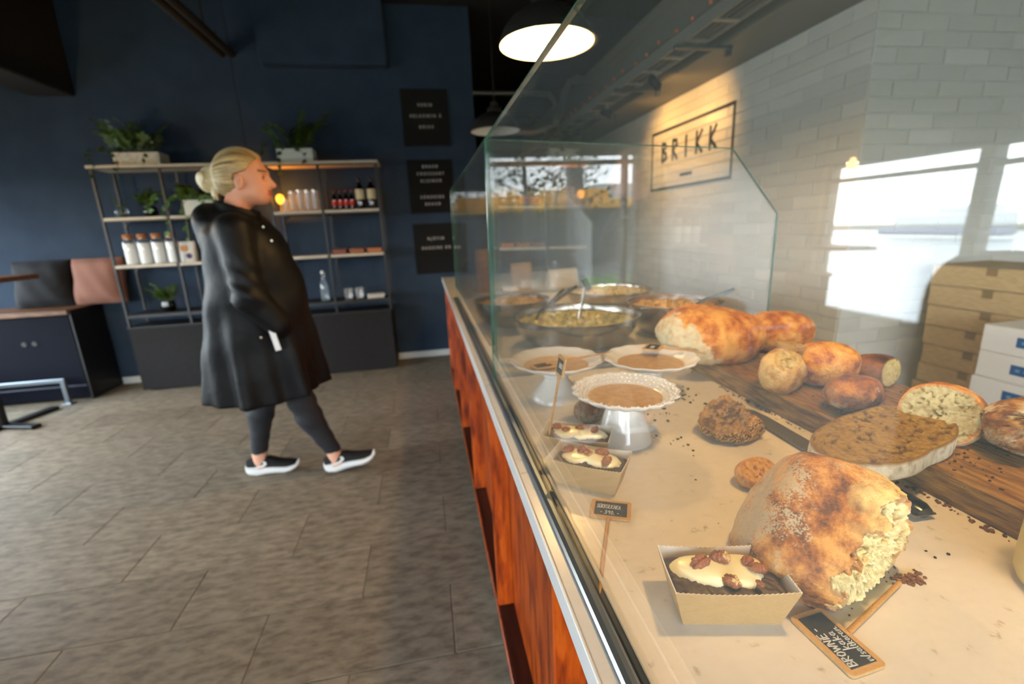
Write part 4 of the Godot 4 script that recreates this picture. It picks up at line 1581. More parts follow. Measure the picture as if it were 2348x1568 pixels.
# ---------------------------------------------------------------- the visitor
# Local frame of the person: +X is where she faces, +Y up, +Z towards the counter glass (her right side). Origin on the floor.
var coat_rows := [[1.46, -0.10, 0.03, 0.06], [1.42, -0.175, 0.035, 0.10], [1.38, -0.20, 0.085, 0.165], [1.32, -0.205, 0.13, 0.19], [1.25, -0.20, 0.165, 0.195], [1.10, -0.225, 0.208, 0.20], [1.0, -0.245, 0.22, 0.205], [0.85, -0.27, 0.222, 0.20], [0.75, -0.288, 0.23, 0.20], [0.6, -0.305, 0.24, 0.205], [0.40, -0.325, 0.25, 0.21]]


func coat_row(y: float) -> Array:
	for i in coat_rows.size() - 1:
		var a: Array = coat_rows[i]
		var b: Array = coat_rows[i + 1]
		if y <= a[0] and y >= b[0]:
			var t: float = (a[0] - y) / (a[0] - b[0])
			return [lerpf(a[1], b[1], t), lerpf(a[2], b[2], t), lerpf(a[3], b[3], t)]
	var e: Array = coat_rows[0] if y > 1.4 else coat_rows[-1]
	return [e[1], e[2], e[3]]


func coat_sdf(p: Vector3) -> float:
	var r := coat_row(p.y)
	var cx: float = (r[0] + r[1]) / 2.0
	var ax: float = (r[1] - r[0]) / 2.0
	var az: float = r[2]
	var qx := (p.x - cx) / ax
	var qz := p.z / az
	var k := pow(pow(absf(qx), 2.3) + pow(absf(qz), 2.3), 1.0 / 2.3)
	var ang := atan2(qz, qx)
	var low := clampf((1.05 - p.y) / 0.55, 0.0, 1.0)
	var fold := low * (0.019 * sin(ang * 7.0 + p.y * 3.0 + 0.6 + 0.8 * sin(p.y * 5.0)) + 0.011 * sin(ang * 13.0 - p.y * 4.0)) + 0.004 * sin(p.y * 26.0 + ang * 3.0) * (1.0 - low)
	var d := (k - 1.0) * minf(ax, az) * 0.93 - fold
	# hem, a little longer behind
	var hem := 0.505 + 0.015 * clampf(p.x / 0.25, -1.0, 1.0) - 0.03 * cos(clampf(p.x / 0.3, -1.0, 1.0) * PI / 2) - p.y
	d = maxf(d, hem)
	d = maxf(d, p.y - 1.425 + p.x * 0.35)
	# sleeves with creases, hands sunk in the pockets
	for s in [1.0, -1.0]:
		var sh := Vector3(-0.01, 1.335, 0.155 * s)
		var el := Vector3(0.03, 1.03, 0.22 * s)
		var wr := Vector3(0.125, 0.885, 0.195 * s)
		var ca := capsule(p, sh, el, 0.082, 0.068)
		var cb := capsule(p, el, wr, 0.069, 0.055)
		var crease := 0.0045 * sin(p.y * 58.0 + p.x * 45.0 + 2.0 * sin(p.y * 17.0)) * clampf(1.1 - absf(p.y - 1.05) / 0.26, 0.0, 1.0)
		d = smin(d, smin(ca, cb, 0.03) + crease, 0.022)
	# hood lying on the back and a stand-up collar
	d = smin(d, ellip(p, Vector3(-0.155, 1.385, 0.0), Vector3(0.075, 0.085, 0.125)), 0.03)
	d = smin(d, ellip(p, Vector3(-0.165, 1.31, 0.0), Vector3(0.055, 0.10, 0.10)), 0.03)
	var nk := Vector2(p.x + 0.02 + (1.46 - p.y) * 0.3, p.z)
	var collar := maxf(absf(nk.length() - 0.090) - 0.012, absf(p.y - 1.425 - 0.34 * (-p.x - 0.02)) - 0.026)
	d = smin(d, collar, 0.02)
	return d


func head_sdf(p: Vector3) -> float:
	var d := ellip(p, Vector3(0.022, 1.607, 0.0), Vector3(0.100, 0.093, 0.076))
	d = smin(d, ellip(p, Vector3(0.070, 1.55, 0.0), Vector3(0.066, 0.090, 0.060)), 0.03)
	d = smin(d, ellip(p, Vector3(0.088, 1.485, 0.0), Vector3(0.034, 0.030, 0.036)), 0.03)
	d = smin(d, ellip(p, Vector3(0.055, 1.505, 0.0), Vector3(0.06, 0.035, 0.055)), 0.03)
	# nose, lips, brow
	d = smin(d, capsule(p, Vector3(0.128, 1.575, 0.0), Vector3(0.149, 1.541, 0.0), 0.009, 0.0135), 0.016)
	d = smin(d, ellip(p, Vector3(0.139, 1.537, 0.0), Vector3(0.014, 0.010, 0.018)), 0.01)
	d = smin(d, ellip(p, Vector3(0.128, 1.513, 0.0), Vector3(0.010, 0.007, 0.022)), 0.008)
	d = smin(d, ellip(p, Vector3(0.126, 1.500, 0.0), Vector3(0.010, 0.007, 0.020)), 0.008)
	d = smin(d, ellip(p, Vector3(0.118, 1.598, 0.0), Vector3(0.014, 0.010, 0.045)), 0.015)
	for s in [1.0, -1.0]:
		d = -smin(-d, ellip(p, Vector3(0.129, 1.577, 0.034 * s), Vector3(0.020, 0.014, 0.019)), 0.014)
		d = smin(d, ellip(p, Vector3(0.110, 1.577, 0.033 * s), Vector3(0.0135, 0.0115, 0.0135)), 0.004)
		# ear
		var e := ellip(p, Vector3(0.022, 1.553, 0.078 * s), Vector3(0.021, 0.034, 0.010))
		e = -smin(-e, ellip(p, Vector3(0.026, 1.556, 0.089 * s), Vector3(0.011, 0.020, 0.007)), 0.006)
		d = smin(d, e, 0.008)
	d = smin(d, capsule(p, Vector3(-0.045, 1.40, 0.0), Vector3(-0.002, 1.52, 0.0), 0.062, 0.055), 0.035)
	return d


func skin_tint(p: Vector3) -> Color:
	var c := lin(0.83, 0.60, 0.47)
	if p.y < 1.3:
		return lin(0.84, 0.64, 0.54)
	var n := nz.get_noise_3dv(p * 420.0) * 0.5
	c = c.lerp(lin(0.80, 0.48, 0.38), clampf(0.2 + n * 0.5, 0.0, 0.5))
	for q in [[Vector3(0.130, 1.513, 0.0), 0.014, lin(0.62, 0.28, 0.25)], [Vector3(0.128, 1.500, 0.0), 0.014, lin(0.66, 0.32, 0.28)]]:
		var r: Vector3 = (p - q[0]) / Vector3(1, 0.6, 2.0)
		if r.length() < q[1]:
			c = q[2]
	for s in [1.0, -1.0]:
		var e := p - Vector3(0.120, 1.5765, 0.033 * s)
		if e.length() < 0.010:
			c = lin(0.12, 0.10, 0.09) if absf(e.y) < 0.005 else lin(0.45, 0.28, 0.22)
		var b := p - Vector3(0.122, 1.603, 0.034 * s)
		if absf(b.y - 0.1 * b.z * s) < 0.005 and absf(b.z) < 0.02 and absf(b.x) < 0.02:
			c = lin(0.42, 0.30, 0.20)
	return c


func hair_sdf(p: Vector3) -> float:
	var d := ellip(p, Vector3(0.012, 1.614, 0.0), Vector3(0.118, 0.104, 0.089))
	d = smin(d, ellip(p, Vector3(-0.045, 1.575, 0.0), Vector3(0.072, 0.085, 0.074)), 0.03)
	# hairline: up from the nape, round the ear, to the forehead
	var line := Vector2(0.108, 1.672)
	var nrm := Vector2(0.80, -0.60).normalized()
	var cut := (Vector2(p.x, p.y) - line).dot(nrm)
	var cut2 := maxf(p.x - (0.000 + maxf(p.y - 1.585, 0.0) * 3.0), 1.498 - p.y + (p.x + 0.05) * 0.5)
	if p.y > 1.6:
		cut2 = -1.0
	d = maxf(d, maxf(cut, minf(cut2, 0.05)))
	var streak := 0.0012 * sin(atan2(p.z, p.y - 1.60) * 26.0 + p.x * 30.0)
	d += streak
	# bun with a twist
	var bp := p - Vector3(-0.135, 1.572, 0.0)
	var bun := ellip(bp, Vector3.ZERO, Vector3(0.046, 0.058, 0.048)) + 0.0045 * sin(atan2(bp.y, bp.x) * 3.0 + bp.z * 110.0)
	bun = minf(bun, capsule(p, Vector3(-0.115, 1.53, 0.02), Vector3(-0.098, 1.475, 0.03), 0.014, 0.003))
	bun = minf(bun, capsule(p, Vector3(-0.13, 1.525, -0.01), Vector3(-0.125, 1.482, 0.0), 0.012, 0.003))
	d = smin(d, bun, 0.018)
	return d


func hair_tint(p: Vector3) -> Color:
	var n := nz.get_noise_3d(p.x * 180.0, atan2(p.z, p.y - 1.58) * 260.0, p.z * 120.0)
	var m := nz.get_noise_3d(p.x * 500.0, atan2(p.z, p.y - 1.58) * 800.0, 3.0)
	var t := clampf(0.5 + n * 0.9 + m * 0.5, 0.0, 1.0)
	var c := lin(0.36, 0.25, 0.13).lerp(lin(0.82, 0.71, 0.48), t)
	if p.x < -0.09:
		c = c.lerp(lin(0.90, 0.84, 0.66), 0.6)
	return c


func body_sdf(p: Vector3) -> float:
	var d := capsule(p, Vector3(-0.05, 1.40, 0), Vector3(-0.03, 1.50, 0), 0.06, 0.053)
	d = smin(d, ellip(p, Vector3(-0.04, 1.2, 0), Vector3(0.12, 0.2, 0.15)), 0.05)
	d = smin(d, ellip(p, Vector3(-0.03, 0.92, 0), Vector3(0.15, 0.2, 0.16)), 0.05)
	for s in [1.0, -1.0]:
		d = smin(d, capsule(p, Vector3(-0.01, 1.33, 0.15 * s), Vector3(0.03, 1.03, 0.21 * s), 0.05, 0.04), 0.03)
		d = smin(d, capsule(p, Vector3(0.03, 1.03, 0.21 * s), Vector3(0.125, 0.885, 0.185 * s), 0.04, 0.03), 0.02)
		d = smin(d, capsule(p, Vector3(0.125, 0.885, 0.185 * s), Vector3(0.15, 0.85, 0.14 * s), 0.03, 0.018), 0.02)
	for q in leg_joints():
		d = smin(d, capsule(p, q[0], q[1], 0.088, 0.052), 0.03)
		d = smin(d, capsule(p, q[1], q[2], 0.052, 0.036), 0.02)
		d = smin(d, capsule(p, q[2], q[3], 0.036, 0.034), 0.015)
		d = smin(d, capsule(p, q[3], q[4], 0.034, 0.022), 0.02)
	return d


func leg_joints() -> Array:
	# hip, knee, ankle, heel, toe
	return [
		[Vector3(-0.06, 0.82, -0.075), Vector3(-0.085, 0.46, -0.06), Vector3(-0.162, 0.125, -0.05), Vector3(-0.165, 0.06, -0.05), Vector3(-0.06, 0.045, -0.05)],
		[Vector3(0.03, 0.82, 0.075), Vector3(0.135, 0.445, 0.06), Vector3(0.255, 0.125, 0.045), Vector3(0.258, 0.062, 0.045), Vector3(0.37, 0.07, 0.045)],
	]


func leggings_sdf(p: Vector3) -> float:
	var d := ellip(p, Vector3(-0.01, 0.85, 0), Vector3(0.16, 0.14, 0.17))
	for q in leg_joints():
		var calf: Vector3 = q[1].lerp(q[2], 0.3) + Vector3(-0.012, 0, 0)
		d = smin(d, capsule(p, q[0], q[1], 0.105, 0.066), 0.04)
		d = smin(d, capsule(p, q[1], calf, 0.064, 0.064), 0.03)
		d = smin(d, capsule(p, calf, q[2], 0.063, 0.041), 0.03)
	d += 0.002 * sin(p.y * 95.0 + p.x * 30.0)
	return maxf(d, 0.128 - p.y)


func build_person() -> void:
	nz.seed = 4
	nz.frequency = 0.02
	nz.fractal_octaves = 3
	var o := thing("person", "person in a long black hooded coat, dark leggings and black sneakers", "person", P(-0.85, 0, 2.55))
	var got := nets(body_sdf, Vector3(-0.32, 0.01, -0.30), Vector3(0.44, 1.42, 0.30), 0.014, skin_tint)
	got = nets(head_sdf, Vector3(-0.12, 1.38, -0.11), Vector3(0.18, 1.72, 0.11), 0.0042, skin_tint, got)
	put("body", arrays_mesh(got[0], got[1], got[2]), mat("skin", Color(1, 1, 1), 0.5, {"vc": true, "sss": 0.15}), o)
	got = nets(hair_sdf, Vector3(-0.20, 1.46, -0.11), Vector3(0.15, 1.74, 0.11), 0.0042, hair_tint)
	var hr := put("hair", arrays_mesh(got[0], got[1], got[2]), mat("blond hair", Color(1, 1, 1), 0.42, {"vc": true, "sheen": 0.3}), o)
	hr.set_meta("label", "blond hair tied in a low bun")
	got = nets(leggings_sdf, Vector3(-0.24, 0.10, -0.20), Vector3(0.34, 0.75, 0.20), 0.011, no_tint)
	put("leggings", arrays_mesh(got[0], PackedColorArray(), got[2]), mat("navy leggings", Color(0.075, 0.085, 0.11), 0.75, {"sheen": 0.3}), o)
	got = nets(coat_sdf, Vector3(-0.42, 0.38, -0.33), Vector3(0.32, 1.54, 0.33), 0.0115, no_tint)
	var coat := put("coat", arrays_mesh(got[0], PackedColorArray(), got[2]), mat("black coat cloth", Color(0.045, 0.048, 0.056), 0.52, {"spec": 0.3, "sheen": 0.06, "bump": ntex("coatbump", 0.02, 4, [], []), "scale": Vector3(2, 2, 2), "bump_cm": 0.12}), o)
	coat.set_meta("label", "long black hooded coat")
	for q in [Vector3(0.105, 1.345, 0.11), Vector3(0.135, 1.28, 0.12), Vector3(0.165, 0.905, 0.175), Vector3(0.05, 0.838, 0.232)]:
		var st := S()
		lathe(st, [Vector2(0.0, -0.002), Vector2(0.0055, -0.002), Vector2(0.0055, 0.002), Vector2(0.0, 0.003)], 12, Transform3D(Basis(Vector3.RIGHT, PI / 2), q))
		obj("snap_button", st, mat("steel snap", Color(0.62, 0.58, 0.52), 0.3, {"metal": 0.9}), coat)
	var tg := S()
	bbox(tg, Vector3(0.110, 0.835, 0.238), Vector3(0.026, 0.13, 0.004), 0.001, Basis(Vector3.BACK, 0.16))
	var tb := obj("white_strip", tg, mat("white strip", Color(0.86, 0.87, 0.87), 0.5), coat)
	tb.set_meta("label", "white strip hanging at the coat pocket")
	sneaker(o, Vector3(-0.240, 0.0, -0.05), 0.0)
	sneaker(o, Vector3(0.205, 0.002, 0.045), 0.17)


func sneaker(parent: Node3D, at: Vector3, pitch: float) -> void:
	var rows := [[0.0, 0.026, 0.020], [0.012, 0.033, 0.010], [0.05, 0.037, 0.0], [0.10, 0.036, 0.004], [0.15, 0.042, 0.006], [0.19, 0.046, 0.003], [0.225, 0.042, 0.008], [0.25, 0.032, 0.018], [0.266, 0.016, 0.032]]
	var sole := S()
	var rings := []
	for r in rows:
		var ring := PackedVector3Array()
		var th: float = 0.044 if r[0] < 0.09 else lerpf(0.040, 0.024, clampf((r[0] - 0.09) / 0.17, 0, 1))
		for k in 16:
			var a := TAU * k / 16.0
			var c := cos(a)
			var s := sin(a)
			var q := 1.0 / pow(pow(absf(c), 4.0) + pow(absf(s), 4.0), 0.25)
			ring.append(Vector3(r[0], r[2] + th / 2 + s * q * th / 2, -c * q * r[1]))
		rings.append(ring)
	loft(sole, rings)
	var up := S()
	rings = []
	var tops := [[0.006, 0.024, 0.082, 0.04], [0.03, 0.033, 0.088, 0.036], [0.06, 0.036, 0.083, 0.034], [0.09, 0.037, 0.092, 0.034], [0.12, 0.039, 0.090, 0.034], [0.15, 0.042, 0.076, 0.034], [0.18, 0.044, 0.066, 0.032], [0.21, 0.043, 0.060, 0.030], [0.24, 0.035, 0.053, 0.034], [0.258, 0.018, 0.044, 0.036]]
	for r in tops:
		var ring := PackedVector3Array()
		for k in 16:
			var a := TAU * k / 16.0
			var c := cos(a)
			var s := sin(a)
			var h: float = (r[2] - r[3]) / 2.0
			ring.append(Vector3(r[0], r[3] + h + s * h, -signf(c) * pow(absf(c), 0.75) * r[1] * (1.0 - 0.22 * maxf(s, 0.0))))
		rings.append(ring)
	loft(up, rings)
	var o := obj("sneaker", up, mat("black mesh shoe", Color(0.03, 0.03, 0.033), 0.8, {"bump": ntex("weave", 0.2, 2, [], []), "scale": Vector3(14, 14, 14), "bump_cm": 0.05}), parent)
	o.position = at
	o.rotation.z = pitch
	o.scale = Vector3(1.05, 1.12, 1.0)
	obj("sole", sole, mat("white rubber", Color(0.85, 0.86, 0.85), 0.5), o)
	for s in [1.0, -1.0]:
		var sw := S()
		var poly := PackedVector2Array([Vector2(0.022, 0.056), Vector2(0.034, 0.047), Vector2(0.056, 0.043), Vector2(0.082, 0.047), Vector2(0.100, 0.052), Vector2(0.112, 0.060), Vector2(0.112, 0.072), Vector2(0.105, 0.080), Vector2(0.095, 0.079), Vector2(0.098, 0.069), Vector2(0.092, 0.062), Vector2(0.075, 0.056), Vector2(0.05, 0.053)])
		prism(sw, poly, 0.003, Transform3D(Basis.IDENTITY, Vector3(0, 0, 0.037 if s > 0 else -0.040)))
		obj("side_emblem", sw, mat("white rubber", Color(0.85, 0.86, 0.85), 0.5), o)
	var lc := S()
	for k in 4:
		tube(lc, [Vector3(0.105 + 0.014 * k, 0.091 - 0.005 * k, -0.022), Vector3(0.108 + 0.014 * k, 0.096 - 0.005 * k, 0), Vector3(0.105 + 0.014 * k, 0.091 - 0.005 * k, 0.022)], 0.0025, 6)
	tube(lc, [Vector3(0.098, 0.096, 0), Vector3(0.085, 0.108, 0.01), Vector3(0.096, 0.100, 0.02)], 0.002, 6)
	obj("laces", lc, mat("black lace", Color(0.05, 0.05, 0.055), 0.7), o)


# ---------------------------------------------------------------- lettering
func text(parent: Node, called: String, s: String, at: Vector3, b: Basis, cap: float, m: Material, squeeze := 1.0, depth := 0.002) -> void:
	var t := TextMesh.new()
	var f := SystemFont.new()
	f.font_names = PackedStringArray(["Droid Sans"])
	f.font_weight = 700
	t.font = f
	t.text = s
	t.font_size = 64
	t.pixel_size = cap / (64.0 * 0.714)
	t.depth = depth
	t.curve_step = 1.0
	t.horizontal_alignment = HORIZONTAL_ALIGNMENT_CENTER
	var o := put(called, t, m, parent)
	o.transform = Transform3D(b * Basis.from_scale(Vector3(squeeze, 1, 1)), at)


func build_signs() -> void:
	# painted logo on the tiled wall: a thin frame, five letters, a short dash
	var ink := mat("black sign paint", Color(0.035, 0.033, 0.03), 0.5)
	var o := thing("wall_logo", "black painted BRIKK lettering in a rectangular frame on the tiled wall", "sign", P(2.3875, 1.86, 4.10))
	var hw := 0.655
	var hh := 0.268
	for e in [[0.0, hh, hw * 2 + 0.027, 0.027], [0.0, -hh, hw * 2 + 0.027, 0.027], [hw, 0.0, 0.027, hh * 2 - 0.027], [-hw, 0.0, 0.027, hh * 2 - 0.027]]:
		var st := S()
		box(st, Vector3(0, e[1], e[0]), Vector3(0.003, e[3], e[2]))
		obj("frame_line", st, ink, o)
	for k in 5:
		var ls := S()
		for stroke in (glyphs["BRIKK"[k]] if k != 2 else [[0.2, 0, 0.2, 1.0]]):
			var prev := Vector3.ZERO
			for i in range(0, stroke.size(), 2):
				var q := Vector3(0, stroke[i + 1] * 0.17, stroke[i] * 0.155)
				if i > 0:
					var d := q - prev
					var ax := d.normalized()
					box(ls, (q + prev) / 2, Vector3(0.003, 0.030, d.length() + 0.022), Basis(Vector3.RIGHT, ax.cross(Vector3.RIGHT) * -1.0, ax))
				prev = q
		var lo := obj("letter", ls, ink, o)
		lo.position = Vector3(0, -0.015, -0.445 + 0.2 * k)
	var st2 := S()
	box(st2, Vector3(0, -0.17, 0.0), Vector3(0.003, 0.028, 0.20))
	obj("dash", st2, ink, o)
	# felt letter boards on the navy wall
	var felt := mat("black felt", Color(0.022, 0.02, 0.02), 0.95)
	var pale := mat("white plastic letters", Color(0.66, 0.64, 0.62), 0.5)
	var txt := [["V E R I Ð", "V E L K O M I N   Á", "B R I K K"], ["B R A U Ð", "C R O I S S A N T", "K L E I N U R", "", "S Ú R D E I G S", "B R A U Ð"], ["N J Ó T I Ð", "D A G S I N S   X O"]]
	var pos := [Vector2(0.11, 2.316), Vector2(0.112, 1.70), Vector2(0.112, 1.11)]
	var lab := ["black felt letter board reading VERIÐ VELKOMIN Á BRIKK", "black felt letter board listing BRAUÐ CROISSANT KLEINUR", "black felt letter board reading NJÓTIÐ DAGSINS"]
	for k in 3:
		var b := thing("letter_board", lab[k], "letter board", P(pos[k].x, pos[k].y, 4.80), 0.0, "letter boards on the navy wall")
		var st := S()
		bbox(st, Vector3(0, 0, 0), Vector3(0.43, 0.49, 0.018), 0.002)
		obj("board", st, felt, b)
		var lines: Array = txt[k]
		var y0: float = [0.11, 0.185, 0.10][k]
		var dy: float = [0.095, 0.065, 0.09][k]
		for i in lines.size():
			if lines[i] != "":
				text(b, "letters", lines[i], Vector3(0, y0 - dy * i - (0.02 if k == 1 and i > 3 else 0.0), 0.0105), Basis.IDENTITY, 0.026, pale, 0.95, 0.003)


var glyphs := {
	"A": [[0, 0, 0.28, 1, 0.56, 0], [0.12, 0.4, 0.46, 0.4]], "B": [[0, 0, 0, 1, 0.35, 0.95, 0.42, 0.75, 0.05, 0.54, 0.45, 0.42, 0.5, 0.15, 0, 0]],
	"E": [[0.5, 1, 0, 1, 0, 0, 0.5, 0], [0, 0.5, 0.4, 0.5]], "I": [[0.1, 0, 0.12, 0.75], [0.13, 0.98, 0.14, 1.0]], "K": [[0, 0, 0, 1], [0.5, 1, 0.02, 0.45, 0.55, 0]],
	"L": [[0, 1, 0, 0, 0.42, 0]], "N": [[0, 0, 0, 0.9, 0.45, 0.05, 0.47, 0.95]], "O": [[0.25, 0.95, 0.02, 0.6, 0.08, 0.12, 0.3, 0, 0.52, 0.3, 0.5, 0.75, 0.25, 0.95]],
	"R": [[0, 0, 0, 1, 0.4, 0.95, 0.45, 0.7, 0, 0.5, 0.5, 0]], "S": [[0.5, 0.9, 0.3, 1, 0.05, 0.85, 0.1, 0.6, 0.45, 0.4, 0.45, 0.1, 0.2, 0, 0, 0.1]],
	"U": [[0, 1, 0, 0.2, 0.2, 0, 0.42, 0.1, 0.5, 0.3, 0.5, 1]], "Ú": [[0, 0.85, 0, 0.2, 0.2, 0, 0.42, 0.1, 0.5, 0.3, 0.5, 0.85], [0.22, 1.0, 0.36, 1.2]], "W": [[0, 0.9, 0.2, 0, 0.4, 0.65, 0.6, 0, 0.82, 0.9]],
	"a": [[0.4, 0.5, 0.15, 0.55, 0.0, 0.25, 0.14, 0.02, 0.36, 0.15, 0.42, 0.52, 0.42, 0.1, 0.52, 0]], "k": [[0, 0, 0.02, 1], [0.38, 0.58, 0.02, 0.28, 0.42, 0]], "m": [[0, 0, 0, 0.5, 0.18, 0.5, 0.24, 0, 0.24, 0.38, 0.42, 0.5, 0.5, 0]],
	"s": [[0.34, 0.5, 0.1, 0.52, 0.05, 0.34, 0.32, 0.2, 0.24, 0.0, 0, 0.04]], "l": [[0.02, 1, 0, 0.1, 0.14, 0]], "t": [[0.12, 0.85, 0.1, 0.08, 0.26, 0], [0, 0.58, 0.28, 0.58]], "r": [[0, 0, 0, 0.5], [0, 0.35, 0.14, 0.52, 0.3, 0.48]],
	"/": [[0, -0.1, 0.3, 1.0]], "-": [[0, 0.42, 0.28, 0.44]], ".": [[0.02, 0.0, 0.06, 0.06]], "3": [[0.02, 0.9, 0.3, 1, 0.42, 0.75, 0.15, 0.55, 0.45, 0.35, 0.3, 0.02, 0, 0.08]],
	"9": [[0.42, 0.7, 0.2, 0.5, 0.02, 0.7, 0.15, 0.95, 0.4, 0.88, 0.42, 0.6, 0.35, 0]], "0": [[0.25, 0.95, 0.04, 0.55, 0.14, 0.05, 0.34, 0.05, 0.46, 0.5, 0.25, 0.95]],
}


# Chalk handwriting on a board lying in local XZ: text runs along +X, its up is -Z.
func chalk(st: SurfaceTool, s: String, x: float, z: float, h: float, thick: float, wide := 1.0) -> void:
	var pen := x
	for ch in s:
		if ch == " ":
			pen += h * 0.35 * wide
			continue
		var w := 0.0
		for stroke in glyphs[ch]:
			var prev := Vector3.ZERO
			for i in range(0, stroke.size(), 2):
				w = maxf(w, stroke[i])
				var q := Vector3(pen + stroke[i] * h * wide * 0.9 + stroke[i + 1] * h * 0.08, 0, z - stroke[i + 1] * h)
				if i > 0:
					var d := q - prev
					if d.length() > 1e-6:
						var ax := d.normalized()
						box(st, (q + prev) / 2, Vector3(d.length() + thick * 0.7, 0.0005, thick), Basis(ax, Vector3.UP, ax.cross(Vector3.UP)))
				prev = q
		pen += (w * 0.9 + 0.16) * h * wide


func chalk_label(label: String, xf: Transform3D, w: float, d: float, lines: Array, stick: Array) -> Node3D:
	var o := thing("chalk_label", label, "label")
	o.transform = xf
	var pine := mat("pale birch label", Color(1, 1, 1), 0.55, {"tex": ntex("labelwood", 0.02, 4, [0.0, 1.0], [Color(0.70, 0.53, 0.30), Color(0.82, 0.66, 0.41)]), "scale": Vector3(20, 20, 90), "world": false})
	var st := S()
	# rounded frame plate
	var poly := PackedVector2Array()
	var r := 0.004
	for c in [[1, 1], [-1, 1], [-1, -1], [1, -1]]:
		for k in 4:
			var a: float = atan2(c[1], c[0]) - PI / 4 + PI / 2 * k / 3.0
			poly.append(Vector2(c[0] * (w / 2 - r) + r * cos(a), c[1] * (d / 2 - r) + r * sin(a)))
	prism(st, poly, 0.0032, Transform3D(Basis(Vector3.RIGHT, -PI / 2), Vector3.ZERO))
	obj("frame", st, pine, o)
	var m := 0.0055
	st = S()
	box(st, Vector3(0, 0.0033, 0), Vector3(w - 2 * m, 0.0006, d - 2 * m))
	obj("chalkboard", st, mat("chalkboard black", Color(1, 1, 1), 0.85, {"tex": ntex("chalkdust", 0.04, 4, [0.0, 0.6, 0.8, 1.0], [Color(0.035, 0.035, 0.037), Color(0.05, 0.05, 0.052), Color(0.09, 0.09, 0.09), Color(0.2, 0.2, 0.2)]), "scale": Vector3(12, 12, 12)}), o)
	st = S()
	for l in lines:
		chalk(st, l[0], l[1], l[2], l[3], l[4], l[5])
	var c := obj("chalk_writing", st, mat("white chalk", Color(0.84, 0.83, 0.80), 0.9), o)
	c.position.y = 0.0038
	st = S()
	tube(st, stick[0], stick[1], 9)
	obj("stick", st, mat("bamboo stick", Color(1, 1, 1), 0.5, {"tex": ntex("bamboo", 0.02, 4, [0.0, 1.0], [Color(0.62, 0.42, 0.17), Color(0.78, 0.58, 0.28)]), "scale": Vector3(60, 20, 20), "world": false}), o)
	return o


# ---------------------------------------------------------------- bread
func n3(q: Vector3, s: float) -> float:
	return nc.get_noise_3dv(q * s)


